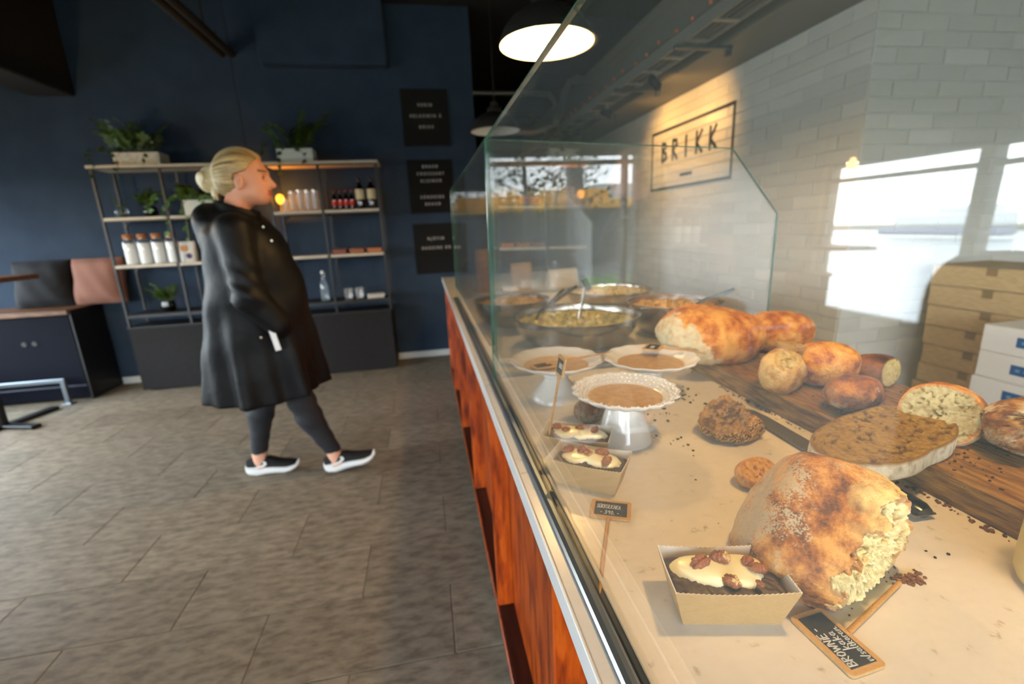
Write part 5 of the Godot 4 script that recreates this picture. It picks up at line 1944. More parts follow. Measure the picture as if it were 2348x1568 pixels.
func bread(label: String, at: Vector3, rad: Vector3, b: Basis, planes: Array, o := {}) -> Node3D:
	nc.seed = o.get("seed", 1)
	nc.frequency = 1.0
	nc.fractal_octaves = 1
	var pw: float = o.get("p", 2.3)
	var amp: float = o.get("amp", 0.05)
	var light: Color = o.get("light", lin(0.80, 0.60, 0.32))
	var mid: Color = o.get("mid", lin(0.66, 0.40, 0.15))
	var dark: Color = o.get("dark", lin(0.34, 0.17, 0.07))
	var flourc: Color = o.get("flourc", lin(0.78, 0.73, 0.62))
	var flour: float = o.get("flour", -1.0)
	var crumb: Color = o.get("crumb", lin(0.84, 0.76, 0.52))
	var crumb2: Color = o.get("crumb2", lin(0.66, 0.53, 0.28))
	var hole: float = o.get("hole", 0.38)
	var rough: float = o.get("rough", 0.012)
	var seeds: float = o.get("seeds", 0.0)
	var pale: Array = o.get("pale", [])
	var rmin := minf(rad.x, minf(rad.y, rad.z))
	var shift: float = o.get("shift", 0.0)
	var facets: Array = o.get("facets", [])
	var soft: float = o.get("soft", 14.0)
	var fn := func(d: Vector3) -> Array:
		var e := pow(pow(absf(d.x) / rad.x, pw) + pow(absf(d.y) / rad.y, pw) + pow(absf(d.z) / rad.z, pw), -1.0 / pw)
		var q := d * e
		e *= 1.0 + amp * n3(q, 9.0 / 0.1 * 0.12) + amp * 0.5 * n3(q, 30.0) + amp * 0.12 * n3(q, 110.0)
		for fc in facets:
			var fd: float = fc[0].dot(d)
			if fd > 0.05:
				e = smin(e, fc[1] / fd * (1.0 + amp * 0.4 * n3(q, 22.0)), 0.02)
		var cut := 1e9
		var isplain := false
		for pl in planes:
			var nd: float = pl[0].dot(d)
			if nd > 0.02:
				var t: float = pl[1] / nd
				if pl.size() > 2 and pl[2]:
					if t < cut:
						cut = t
						isplain = true
				else:
					t *= 1.0 + rough * 3.0 * n3(q, 28.0) + rough * n3(q, 120.0)
					if t < cut:
						cut = t
						isplain = false
		if cut < e:
			q = d * cut
			if isplain:
				return [cut, mid]
			var a := n3(q, 130.0)
			var h := n3(q + Vector3(3, 1, 2), 75.0) + 0.45 * n3(q + Vector3(1, 5, 2), 190.0)
			var c := crumb.lerp(crumb2, clampf(0.28 + 0.5 * a + 0.3 * n3(q, 40.0), 0.0, 1.0))
			var rr := cut
			if h > hole:
				var k := clampf((h - hole) * 4.0, 0.0, 1.0)
				c = c.lerp(crumb2 * Color(0.75, 0.7, 0.6), k)
				rr -= rmin * 0.05 * k
			if e - cut < rmin * 0.07:
				c = c.lerp(mid, 0.75)
			return [rr, c]
		q = d * e
		var t2 := 0.52 + shift + 0.62 * n3(q + Vector3(7, 3, 1), 17.0) + 0.36 * n3(q, 48.0) + 0.20 * n3(q, 160.0) + 0.16 * n3(q, 420.0)
		var col := dark.lerp(mid, clampf(t2 * 2.0, 0.0, 1.0)) if t2 < 0.5 else mid.lerp(light, clampf(t2 * 2.0 - 1.0, 0.0, 1.0))
		var out := e
		if pale.size():
			var edge: float = pale[0].dot(d) + 0.16 * n3(q, 24.0) + 0.07 * n3(q, 90.0)
			if edge > pale[1]:
				var k2 := clampf((edge - pale[1]) * soft, 0.0, 1.0)
				var pc: Color = pale[2]
				col = col.lerp(pc.lerp(mid, clampf(0.12 + 0.3 * n3(q, 60.0), 0.0, 0.6)), k2)
				out += rmin * 0.03 * n3(q, 55.0) * k2
		if flour > 0.0:
			var fl := flour - 0.55 + (0.42 if o.has("flour_dir") else 0.75) * n3(q + Vector3(2, 9, 4), 20.0) + 0.30 * n3(q, 75.0) + 0.50 * n3(q, 360.0)
			if o.has("flour_dir"):
				fl += o.flour_dir.dot(d) * 0.55
			if fl > 0.0:
				col = col.lerp(flourc, clampf(fl * 2.6, 0.0, 0.85))
		if seeds > 0.0:
			var s1 := n3(q + Vector3(4, 4, 4), 260.0)
			if s1 > 0.22:
				col = lin(0.80, 0.62, 0.33)
				out += 0.0012 * seeds
			elif s1 < -0.38:
				col = lin(0.16, 0.12, 0.08)
				out += 0.0008 * seeds
			out += 0.004 * n3(q, 60.0) * seeds
		return [out, col]
	var m := mat("bread crust", Color(1, 1, 1), 0.62, {"vc": true, "bump": ntex("crustbump", 0.035, 4, [], [], {"gain": 0.65}), "scale": Vector3(9, 9, 9), "world": false, "bump_cm": 0.16})
	var node := put("bread_piece" if o.has("piece") else "bread_loaf", blob(o.get("n", 48), fn), m)
	node.transform = Transform3D(b, at)
	tag(node, label, "bread", o.get("group", ""))
	return node


# A slice: bumpy crumb on both faces inside a crust rim; size holds the half axes.
func bread_slice(label: String, at: Vector3, size: Vector2, thick: float, b: Basis, sd: int, c1: Color, c2: Color, rim: Color, rings: int) -> void:
	nc.seed = sd
	nc.frequency = 1.0
	nc.fractal_octaves = 1
	var seg := rings * 3
	var vs := PackedVector3Array()
	var cs := PackedColorArray()
	var ix := PackedInt32Array()
	var count := rings + 7
	for j in count:
		for k in seg:
			var a := TAU * k / seg
			var e := pow(pow(absf(cos(a)) / size.x, 2.2) + pow(absf(sin(a)) / size.y, 2.2), -1.0 / 2.2)
			e *= 1.0 + 0.05 * sin(a * 2.0 + sd) + 0.02 * sin(a * 5.0 + sd * 2.0)
			var q := Vector3(cos(a), 0, sin(a))
			if j <= rings:
				var s := float(j) / rings
				q *= e * s
				var h := n3(q + Vector3(3, 1, 2), 62.0) + 0.55 * n3(q + Vector3(1, 5, 2), 150.0)
				var c := c1.lerp(c2, clampf(0.35 + 0.5 * n3(q, 120.0) + 0.35 * n3(q, 30.0), 0.0, 1.0))
				q.y = thick / 2 + 0.0012 * n3(q, 90.0)
				if h > 0.30 and s < 0.96:
					var k2 := clampf((h - 0.30) * 5.0, 0.0, 1.0)
					c = c.lerp(c2 * Color(0.45, 0.38, 0.32), k2)
					q.y -= 0.0035 * k2
				if s > 0.965:
					c = c.lerp(c2, 0.8)
				vs.append(q)
				cs.append(c)
			else:
				var t := float(j - rings) / 6.0
				q *= e * (1.0 + 0.012 * sin(t * PI)) * (1.0 if t < 0.99 else 0.0)
				q.y = thick / 2 - thick * minf(t * 1.2, 1.0)
				vs.append(q)
				cs.append(rim.lerp(c2, clampf(0.12 + 0.5 * n3(q, 70.0) + 0.3 * n3(q, 220.0), 0.0, 0.8)))
	for j in count - 1:
		for k in seg:
			var a := j * seg + k
			var d := j * seg + (k + 1) % seg
			ix.append_array(PackedInt32Array([a, a + seg, d, d, a + seg, d + seg]))
	var m := mat("bread crust", Color(1, 1, 1), 0.62, {"vc": true})
	var node := put("bread_slice", arrays_mesh(vs, cs, ix), m)
	node.transform = Transform3D(b, at)
	tag(node, label, "bread")


func turn(x: float, y: float, z: float) -> Basis:
	return Basis.from_euler(Vector3(deg_to_rad(x), deg_to_rad(y), deg_to_rad(z)))


func build_breads() -> void:
	var bt := 0.944
	# cutting board
	var cb := thing("cutting_board", "thick worn brown wooden board running along the counter under the loaves", "cutting board", P(0.818, 0.9, 0.69))
	var bw := ntex("boardwood", 0.012, 6, [0.0, 0.3, 0.5, 0.7, 1.0], [Color(0.22, 0.14, 0.05), Color(0.40, 0.275, 0.115), Color(0.50, 0.36, 0.165), Color(0.58, 0.435, 0.22), Color(0.65, 0.51, 0.29)], {"warp": 22.0, "gain": 0.6, "size": 1024})
	var bm := mat("worn board wood", Color(1, 1, 1), 0.6, {"tex": bw, "scale": Vector3(7.0, 7.0, 1.1), "bump": ntex("boardbump", 0.04, 4, [], []), "bump_cm": 0.08})
	var st := S()
	bbox(st, Vector3(-0.022, 0.022, 0), Vector3(0.231, 0.044, 0.88), 0.003)
	obj("main_plank", st, bm, cb)
	st = S()
	bbox(st, Vector3(0.116, 0.0215, 0), Vector3(0.043, 0.043, 0.88), 0.003)
	obj("back_plank", st, bm, cb)
	# big torn sourdough by the brownie
	bread("large torn half of a floury dark sourdough beside the single brownie", P(0.412, 0.957, 0.397), Vector3(0.096, 0.078, 0.088), turn(0, 0, 0), [[Vector3(0.34, -0.10, 0.94).normalized(), 0.060], [Vector3(0.0, -1.0, 0.0), 0.0575, true]], {"n": 150, "seed": 12, "amp": 0.06, "p": 2.3, "facets": [[Vector3(-0.45, 0.70, 0.55).normalized(), 0.066], [Vector3(-0.88, 0.36, -0.30).normalized(), 0.070], [Vector3(-0.62, 0.50, -0.60).normalized(), 0.060], [Vector3(0.55, 0.72, -0.42).normalized(), 0.074]], "flour": 0.16, "flour_dir": Vector3(-1.1, 0.35, -1.35), "light": lin(0.80, 0.57, 0.27), "mid": lin(0.63, 0.38, 0.13), "dark": lin(0.32, 0.16, 0.07), "flourc": lin(0.70, 0.63, 0.50), "crumb": lin(0.90, 0.83, 0.60), "crumb2": lin(0.74, 0.60, 0.32), "rough": 0.06, "hole": 0.30, "pale": [Vector3(0.80, 0.0, 0.60), 0.30, lin(0.90, 0.78, 0.48)], "soft": 3.0})
	# round loaf at the far board end
	bread("large round golden loaf with a pale floury side at the board's glass end", P(0.702, 1.006, 1.052), Vector3(0.136, 0.073, 0.10), turn(0, 0, -8), [[Vector3(0.05, -1, 0), 0.07, true]], {"n": 90, "seed": 3, "amp": 0.04, "light": lin(0.88, 0.64, 0.30), "mid": lin(0.78, 0.47, 0.14), "dark": lin(0.58, 0.30, 0.08), "pale": [Vector3(-0.80, -0.60, 0.10).normalized(), 0.50, lin(0.83, 0.78, 0.62)], "shift": 0.1})
	bread("golden oval loaf lying behind the round loaf", P(0.915, 0.995, 1.065), Vector3(0.085, 0.053, 0.075), turn(0, -10, 0), [[Vector3(0, -1, 0), 0.05, true]], {"n": 56, "seed": 5, "light": lin(0.88, 0.65, 0.32), "mid": lin(0.76, 0.45, 0.13), "dark": lin(0.55, 0.27, 0.07), "shift": 0.08})
	bread("pale crumpled bread end with brown blisters at the board's front edge", P(0.703, 0.985, 0.80), Vector3(0.046, 0.046, 0.040), turn(10, 20, 8), [[Vector3(-0.2, 0.9, 0.35).normalized(), 0.036], [Vector3(0, -1, 0), 0.04, true]], {"piece": 1, "n": 56, "seed": 8, "amp": 0.10, "light": lin(0.84, 0.70, 0.44), "mid": lin(0.74, 0.55, 0.27), "dark": lin(0.52, 0.31, 0.10), "crumb": lin(0.80, 0.70, 0.45), "shift": 0.15})
	bread_slice("thin pale slice resting on the crumpled bread end", P(0.735, 1.030, 0.82), Vector2(0.036, 0.024), 0.009, turn(6, 12, -10), 9, lin(0.76, 0.64, 0.40), lin(0.62, 0.48, 0.26), lin(0.60, 0.42, 0.20), 24)
	bread("glossy golden bread roll with a cracked brown top", P(0.808, 0.989, 0.805), Vector3(0.062, 0.046, 0.052), turn(0, -18, 4), [[Vector3(0, -1, 0), 0.044, true]], {"n": 60, "seed": 15, "amp": 0.05, "light": lin(0.90, 0.68, 0.34), "mid": lin(0.80, 0.50, 0.15), "dark": lin(0.50, 0.21, 0.05), "shift": 0.05})
	bread("dark crusted baguette end with a cream cut face", P(0.905, 0.974, 0.775), Vector3(0.060, 0.034, 0.042), turn(0, 12, -4), [[Vector3(0.18, 0.1, 0.98).normalized(), 0.026], [Vector3(0, -1, 0), 0.029, true]], {"piece": 1, "n": 54, "seed": 18, "light": lin(0.52, 0.30, 0.14), "mid": lin(0.36, 0.18, 0.08), "dark": lin(0.18, 0.08, 0.04), "crumb": lin(0.88, 0.80, 0.54), "crumb2": lin(0.78, 0.66, 0.36), "hole": 0.6})
	bread("brown crust chunk leaning on the middle of the board", P(0.745, 0.979, 0.668), Vector3(0.068, 0.033, 0.044), turn(-12, 40, -14), [[Vector3(0, -1, 0.15).normalized(), 0.026, true]], {"piece": 1, "n": 54, "seed": 21, "amp": 0.09, "light": lin(0.70, 0.45, 0.18), "mid": lin(0.52, 0.28, 0.10), "dark": lin(0.28, 0.13, 0.05), "flour": 0.1})
	bread("half loaf showing a pale greenish crumb face towards the bread board", P(0.778, 0.982, 0.548), Vector3(0.064, 0.049, 0.050), turn(0, 14, -6), [[Vector3(-0.88, 0.30, 0.36).normalized(), 0.020], [Vector3(0, -1, 0), 0.042, true]], {"n": 64, "seed": 24, "light": lin(0.86, 0.64, 0.34), "mid": lin(0.74, 0.46, 0.18), "dark": lin(0.45, 0.24, 0.09), "crumb": lin(0.74, 0.70, 0.52), "crumb2": lin(0.56, 0.50, 0.32), "flour": 0.2, "flour_dir": Vector3(0.3, -0.6, 0.6)})
	bread_slice("broad holey bread slice lying flat with a white floury rim", P(0.655, 0.9625, 0.532), Vector2(0.124, 0.062), 0.027, turn(4, 12, 3), 27, lin(0.60, 0.48, 0.20), lin(0.44, 0.32, 0.11), lin(0.83, 0.78, 0.66), 60)
	bread("rustic loaf with a torn floury side at the board's near end", P(0.872, 0.986, 0.462), Vector3(0.105, 0.045, 0.052), turn(0, -8, -3), [[Vector3(0, -1, 0), 0.041, true], [Vector3(-0.25, 0.35, 0.9).normalized(), 0.045]], {"n": 72, "seed": 30, "amp": 0.08, "light": lin(0.70, 0.54, 0.32), "mid": lin(0.48, 0.30, 0.15), "dark": lin(0.24, 0.13, 0.07), "flour": 0.45, "crumb": lin(0.72, 0.60, 0.36), "crumb2": lin(0.40, 0.24, 0.12), "hole": 0.05, "rough": 0.08})
	bread("seed-covered brown bread wedge lying alone on the white worktop", P(0.540, 0.928, 0.722), Vector3(0.064, 0.040, 0.048), turn(0, 20, -6), [[Vector3(-0.55, 0.80, 0.1).normalized(), 0.024], [Vector3(0.75, 0.65, 0.2).normalized(), 0.026], [Vector3(0, -1, 0), 0.027, true]], {"piece": 1, "n": 80, "seed": 33, "amp": 0.06, "light": lin(0.74, 0.54, 0.24), "mid": lin(0.58, 0.38, 0.14), "dark": lin(0.34, 0.20, 0.08), "crumb": lin(0.60, 0.45, 0.25), "crumb2": lin(0.33, 0.21, 0.10), "hole": 0.1, "rough": 0.07, "seeds": 1.0})
	bread("small bread end with big crumb holes behind the torn sourdough", P(0.466, 0.918, 0.562), Vector3(0.034, 0.022, 0.026), turn(-20, 20, 0), [[Vector3(-0.1, 0.7, 0.7).normalized(), 0.010], [Vector3(0, -1, 0), 0.017, true]], {"piece": 1, "n": 50, "seed": 36, "crumb": lin(0.80, 0.60, 0.26), "crumb2": lin(0.62, 0.40, 0.13), "hole": 0.25})
	bread("brown bread crust lying under the small cake stand's rim", P(0.312, 0.921, 0.862), Vector3(0.040, 0.024, 0.030), turn(0, 30, 0), [[Vector3(0, -1, 0), 0.020, true]], {"piece": 1, "n": 40, "seed": 39, "light": lin(0.62, 0.42, 0.20), "mid": lin(0.46, 0.27, 0.11), "dark": lin(0.28, 0.15, 0.06), "flour": 0.3})
	# bread knife
	var kn := thing("bread_knife", "bread knife with a black riveted handle lying along the wooden board", "knife", P(0.622, 0.9, 0.62), deg_to_rad(-2.0))
	st = S()
	var blade := PackedVector2Array([Vector2(-0.185, 0.006), Vector2(-0.175, 0.014), Vector2(-0.14, 0.019), Vector2(0.075, 0.019), Vector2(0.075, -0.012)])
	var x := 0.07
	while x > -0.17:
		blade.append(Vector2(x, -0.016))
		blade.append(Vector2(x - 0.005, -0.0135))
		x -= 0.01
	prism(st, blade, 0.0018, Transform3D(Basis(Vector3(0, 0, 1), Vector3(1, 0, 0), Vector3(0, 1, 0)), Vector3(0, 0.005, 0)))
	obj("blade", st, mat("brushed blade steel", Color(0.55, 0.54, 0.52), 0.34, {"metal": 0.95}), kn)
	st = S()
	var hr := []
	for r in [[0.065, 0.012, 0.006], [0.075, 0.015, 0.009], [0.10, 0.013, 0.010], [0.13, 0.0135, 0.010], [0.16, 0.0165, 0.011], [0.18, 0.0165, 0.010], [0.190, 0.011, 0.007]]:
		var ring := PackedVector3Array()
		for k in 16:
			var a := TAU * k / 16.0
			ring.append(Vector3(cos(a) * r[1], 0.011 + sin(a) * r[2], r[0]))
		hr.append(ring)
	loft(st, hr)
	obj("handle", st, mat("black knife handle", Color(0.02, 0.02, 0.022), 0.18), kn)
	st = S()
	bbox(st, Vector3(0, 0.0075, 0.13), Vector3(0.034, 0.003, 0.122), 0.001)
	obj("tang", st, mat("brushed blade steel", Color(0.55, 0.54, 0.52), 0.34, {"metal": 0.95}), kn)
	for z in [0.10, 0.155]:
		st = S()
		lathe(st, [Vector2(0.0, 0.0225), Vector2(0.0035, 0.022), Vector2(0.0035, 0.015)], 12, Transform3D(Basis.IDENTITY, Vector3(0, -0.001, z)))
		obj("rivet", st, alu(), kn)


# ---------------------------------------------------------------- little cakes in kraft trays
func cake_tray(label: String, at: Vector3, yaw: float, sd: int, nuts: Array, purple := false) -> Node3D:
	var o := thing("loaf_cake", label, "cake", at, yaw, "iced chocolate cakes in kraft trays")
	var h := 0.046
	var b := Vector2(0.048, 0.026)
	var t := Vector2(0.060, 0.0355)
	var kraft := mat("kraft tray card", Color(1, 1, 1), 0.7, {"tex": ntex("kraft", 0.05, 4, [0.0, 1.0], [Color(0.63, 0.50, 0.31), Color(0.71, 0.58, 0.38)]), "scale": Vector3(6, 30, 6)})
	var inner := mat("white tray lining", Color(0.84, 0.80, 0.73), 0.6)
	var e := 0.0012
	for side in 4:
		var a0: Vector2 = [Vector2(-1, 1), Vector2(1, 1), Vector2(1, -1), Vector2(-1, -1)][side]
		var a1: Vector2 = [Vector2(1, 1), Vector2(1, -1), Vector2(-1, -1), Vector2(-1, 1)][side]
		var nn := 24
		var stk := S()
		var sti := S()
		var inw := Vector3(-(a0.x + a1.x) / 2, 0, -(a0.y + a1.y) / 2) * e
		for k in nn:
			var u0 := float(k) / nn
			var u1 := float(k + 1) / nn
			var p0 := a0.lerp(a1, u0)
			var p1 := a0.lerp(a1, u1)
			var sag0 := 0.003 * sin(u0 * PI) if side % 2 == 0 else 0.0015 * sin(u0 * PI)
			var sag1 := 0.003 * sin(u1 * PI) if side % 2 == 0 else 0.0015 * sin(u1 * PI)
			var um := (u0 + u1) / 2
			var pm := a0.lerp(a1, um)
			var v0 := Vector3(p0.x * b.x, 0, p0.y * b.y)
			var v1 := Vector3(p1.x * b.x, 0, p1.y * b.y)
			var w0 := Vector3(p0.x * t.x, h - sag0, p0.y * t.y)
			var w1 := Vector3(p1.x * t.x, h - sag1, p1.y * t.y)
			var wm := Vector3(pm.x * t.x, h + 0.0011 - (sag0 + sag1) / 2, pm.y * t.y)
			quad(stk, v0, v1, w1, w0)
			tri(stk, w0, w1, wm)
			quad(sti, v1 + inw, v0 + inw, w0 + inw, w1 + inw)
			tri(sti, w1 + inw, w0 + inw, wm + inw)
			quad(sti, w0, wm, wm + inw, w0 + inw)
			quad(sti, wm, w1, w1 + inw, wm + inw)
		obj("tray_side", stk, kraft, o)
		obj("tray_lining", sti, inner, o)
	var st := S()
	bbox(st, Vector3(0, 0.0012, 0), Vector3(b.x * 2 - 0.001, 0.0016, b.y * 2 - 0.001), 0.0)
	obj("tray_base", st, kraft, o)
	# cake
	nc.seed = sd
	nc.frequency = 1.0
	nc.fractal_octaves = 1
	var nx := 60
	var nzz := 36
	var vs := PackedVector3Array()
	var cs := PackedColorArray()
	var ix := PackedInt32Array()
	for j in nzz + 1:
		for i in nx + 1:
			var u := i / float(nx) * 2 - 1
			var w := j / float(nzz) * 2 - 1
			var lim := 1.0 - pow(maxf(absf(u), absf(w)), 8.0)
			var y := 0.0350 + 0.0065 * (1 - u * u * 0.5) * (1 - w * w * 0.7)
			var q := Vector3(u * 0.0545, 0, w * 0.0312)
			y += 0.0012 * n3(q, 130.0) + 0.0009 * n3(q, 420.0)
			y -= (1.0 - lim) * 0.004
			vs.append(Vector3(q.x, y, q.z))
			var g := 0.5 + 0.5 * n3(q + Vector3(1, 0, 0), 500.0)
			cs.append(lin(0.13, 0.075, 0.055).lerp(lin(0.26, 0.155, 0.115), clampf(g, 0, 1)))
	for j in nzz:
		for i in nx:
			var a := j * (nx + 1) + i
			ix.append_array(PackedInt32Array([a, a + 1, a + nx + 2, a, a + nx + 2, a + nx + 1]))
	# skirt down into the tray
	var rim := []
	for i in nx + 1:
		rim.append(i)
	for j in range(1, nzz + 1):
		rim.append(j * (nx + 1) + nx)
	for i in range(nx - 1, -1, -1):
		rim.append(nzz * (nx + 1) + i)
	for j in range(nzz - 1, 0, -1):
		rim.append(j * (nx + 1))
	var base := vs.size()
	for k in rim.size():
		var q2: Vector3 = vs[rim[k]]
		vs.append(Vector3(q2.x * 0.82, 0.003, q2.z * 0.76))
		cs.append(cs[rim[k]])
	for k in rim.size():
		var k2 := (k + 1) % rim.size()
		ix.append_array(PackedInt32Array([rim[k], base + k, base + k2, rim[k], base + k2, rim[k2]]))
	put("chocolate_cake", arrays_mesh(vs, cs, ix), mat("chocolate crumb", Color(1, 1, 1), 0.55, {"vc": true}), o)
	# icing: an uneven pool on the crown
	var rings := []
	var seg := 72
	for r in 10:
		var s := 1.0 - r / 9.5
		var ring := PackedVector3Array()
		for k in seg:
			var a := TAU * k / seg
			var c := cos(a)
			var sn := sin(a)
			var rad := 1.0 / pow(pow(absf(c) / 0.0475, 2.6) + pow(absf(sn) / 0.0245, 2.6), 1 / 2.6)
			rad *= 1.0 + 0.10 * sin(3 * a + sd) * (0.5 + 0.5 * absf(c)) + 0.05 * sin(5 * a + sd * 2.3)
			if sn > 0.0:
				rad *= 1.0 - 0.24 * exp(-pow((c + 0.05 + 0.1 * sin(sd)) / 0.28, 2.0))
			var q3 := Vector3(c * rad * s, 0, sn * rad * s - 0.0035)
			var u2 := q3.x / 0.0555
			var w2 := q3.z / 0.0325
			var y2 := 0.0350 + 0.0065 * (1 - u2 * u2 * 0.5) * (1 - w2 * w2 * 0.7)
			y2 += (0.0052 * pow(1.0 - pow(s, 5.0), 0.5) + 0.0012 * sin(q3.x * 120 + sd) * (1 - s)) - (0.002 if r == 0 else 0.0)
			ring.append(Vector3(q3.x, y2, q3.z))
		rings.append(ring)
	st = S()
	loft(st, rings, false, true)
	obj("icing", st, mat("cream icing", Color(0.97, 0.92, 0.75), 0.28, {"sss": 0.25, "coat": 0.3, "coat_rough": 0.2}), o)
	for k in nuts.size():
		var nu: Array = nuts[k]
		var ny := 0.0350 + 0.0065 * (1 - pow(nu[0] / 0.0555, 2) * 0.5) * (1 - pow(nu[1] / 0.0325, 2) * 0.7) + (0.0075 if nu[4] else 0.0045)
		pecan(o, Vector3(nu[0], ny, nu[1]), nu[2], nu[3], sd * 10 + k)
	if purple:
		st = S()
		bbox(st, Vector3(0.012, 0.0435, 0.008), Vector3(0.022, 0.002, 0.008), 0.001, Basis(Vector3.UP, 0.4))
		obj("petal", st, mat("lilac petal", Color(0.60, 0.52, 0.62), 0.6), o)
	return o


func pecan(parent: Node, at: Vector3, yaw: float, size: float, sd: int) -> void:
	nc.seed = sd
	var fn := func(d: Vector3) -> Array:
		var r := pow(pow(absf(d.x) / 0.011, 2.2) + pow(absf(d.y) / 0.0052, 2.2) + pow(absf(d.z) / 0.0062, 2.2), -1.0 / 2.2)
		var groove := exp(-pow(d.z / 0.16, 2.0)) * (1.0 if d.y > 0 else 0.4)
		r *= 1.0 - 0.38 * groove + 0.07 * sin(d.x * 11.0 + absf(d.z) * 3.0) + 0.10 * n3(d, 3.0)
		var cut := (0.0055 + 0.0016 * n3(d, 6.0)) / maxf(d.x * 0.8 + d.y * 0.5, 0.001) if sd % 3 != 1 else 9.0
		var c := lin(0.40, 0.19, 0.08).lerp(lin(0.64, 0.37, 0.18), clampf(0.5 + 0.6 * n3(d, 5.0) - 0.3 * groove, 0, 1))
		if cut < r:
			r = cut
			c = lin(0.84, 0.70, 0.48)
		return [r * size * 1.12, c]
	var o := put("pecan", blob(14, fn), mat("pecan skin", Color(1, 1, 1), 0.45, {"vc": true}), parent)
	o.position = at
	o.rotation = Vector3(0.35 * sin(sd), yaw, 0.4 * cos(sd * 1.7))


func build_cakes() -> void:
	cake_tray("single iced chocolate brownie in a kraft tray before the torn sourdough", P(0.277, 0.9, 0.366), deg_to_rad(-13.0), 4, [[-0.022, -0.006, 0.5, 1.0, true], [0.001, -0.013, -0.5, 1.05, true], [0.027, -0.008, 0.9, 0.75, true], [0.033, 0.003, 0.2, 0.85, true], [0.0, 0.017, -0.7, 0.9, false], [0.004, 0.021, 0.3, 0.55, false], [0.026, 0.023, -0.9, 0.4, true]])
	cake_tray("front iced chocolate cake of the pair beside the glass", P(0.2245, 0.9, 0.632), deg_to_rad(-37.0), 7, [[-0.035, -0.004, 0.5, 0.9, true], [-0.012, -0.010, 0.9, 0.9, true], [0.0, 0.0, -0.4, 0.8, true], [0.018, -0.013, 0.2, 1.0, true], [0.031, 0.009, 1.2, 0.95, true]])
	cake_tray("back iced chocolate cake of the pair with a lilac petal", P(0.2345, 0.9, 0.722), deg_to_rad(-29.5), 9, [[-0.035, -0.006, 0.5, 0.9, true], [-0.018, 0.004, 1.0, 0.8, true], [0.005, -0.010, 0.2, 0.9, true], [0.03, -0.008, 1.4, 0.9, true]], true)
	# chalk labels
	var r := P(0.05, 0, -0.024).normalized()
	var z := r.cross(Vector3.UP).normalized()
	chalk_label("chalk price label reading SÚKKULKAKA 390 lying on its long stick", Transform3D(Basis(r, Vector3.UP, z), P(0.2275, 0.9005, 0.549)), 0.056, 0.043, [["SÚKKULKAKA", -0.0195, 0.0, 0.0085, 0.0008, 0.62], ["- 390. -", -0.014, 0.0135, 0.0085, 0.0008, 0.9]], [[Vector3(-0.002, 0.0022, 0.021), Vector3(-0.003, 0.0022, 0.09), Vector3(-0.0025, 0.0022, 0.150), Vector3(-0.002, 0.002, 0.166)], [0.0026, 0.0025, 0.0022, 0.0003]])
	r = P(-0.005, 0, 0.064).normalized()
	z = r.cross(Vector3.UP).normalized()
	chalk_label("chalk label handwritten BROWNIE kaka lying beside the torn sourdough", Transform3D(Basis(r, Vector3.UP, z), P(0.353, 0.9005, 0.301)), 0.068, 0.040, [["BROWNIE -", -0.0265, -0.0055, 0.0085, 0.0009, 0.98], ["kaka", -0.012, 0.0045, 0.0085, 0.0008, 1.05], ["m/saltkaram.", -0.0270, 0.0125, 0.0072, 0.0007, 0.92]], [[Vector3(0.003, 0.0022, 0.019), Vector3(0.018, 0.0025, 0.07), Vector3(0.035, 0.003, 0.128)], [0.0027, 0.0027, 0.0024]])
	# label standing in the back cake: its board turned to the glass
	var up := (P(0.216, 1.075, 0.735) - P(0.188, 0.94, 0.73)).normalized()
	var face := P(-0.92, 0.05, 0.02)
	face = (face - up * face.dot(up)).normalized()
	chalk_label("small chalk label standing on its stick in the back chocolate cake", Transform3D(Basis(up.cross(face) * -1.0, face, -up), P(0.213, 1.062, 0.735)), 0.044, 0.036, [["KAKA", -0.014, 0.002, 0.008, 0.0008, 0.9]], [[Vector3(0, 0.0016, 0.017), Vector3(0, 0.0016, 0.125)], [0.0024, 0.0020]])
	# labels left on the empty stands
	r = P(0.046, 0, 0.05).normalized()
	z = r.cross(Vector3.UP).normalized()
	chalk_label("chalk label lying on the rim of the plain right cake stand", Transform3D(Basis(r, Vector3.UP, z), P(0.522, 0.998, 1.008)), 0.056, 0.040, [["KAKA", -0.014, 0.004, 0.008, 0.0008, 0.9]], [[Vector3(0, 0.002, 0.019), Vector3(0.004, 0.0015, 0.08), Vector3(0.008, -0.004, 0.12)], [0.0024, 0.0022, 0.0012]])
	r = P(-0.9, 0, -0.2).normalized()
	z = r.cross(Vector3.UP).normalized()
	var fb := chalk_label("chalk label turned face down with its stick across two cake stands", Transform3D(Basis(r, Vector3.UP, z), P(0.240, 0.9855, 0.985)), 0.05, 0.038, [], [[Vector3(-0.01, 0.006, 0.0), Vector3(-0.10, 0.010, -0.012), Vector3(-0.17, 0.014, -0.02)], [0.0024, 0.0022, 0.0012]])
	fb.get_node("chalkboard").visible = true
	cake_stand("scalloped white cake stand nearest the glass", P(0.277, 0.9, 1.005), 0.106, 0.088, 0.060, 14, false)
	cake_stand("scalloped white cake stand before the large round loaf", P(0.487, 0.9, 0.952), 0.105, 0.088, 0.058, 14, false)
	cake_stand("small white cake stand with a beaded lattice rim", P(0.340, 0.9, 0.760), 0.096, 0.092, 0.052, 20, true)


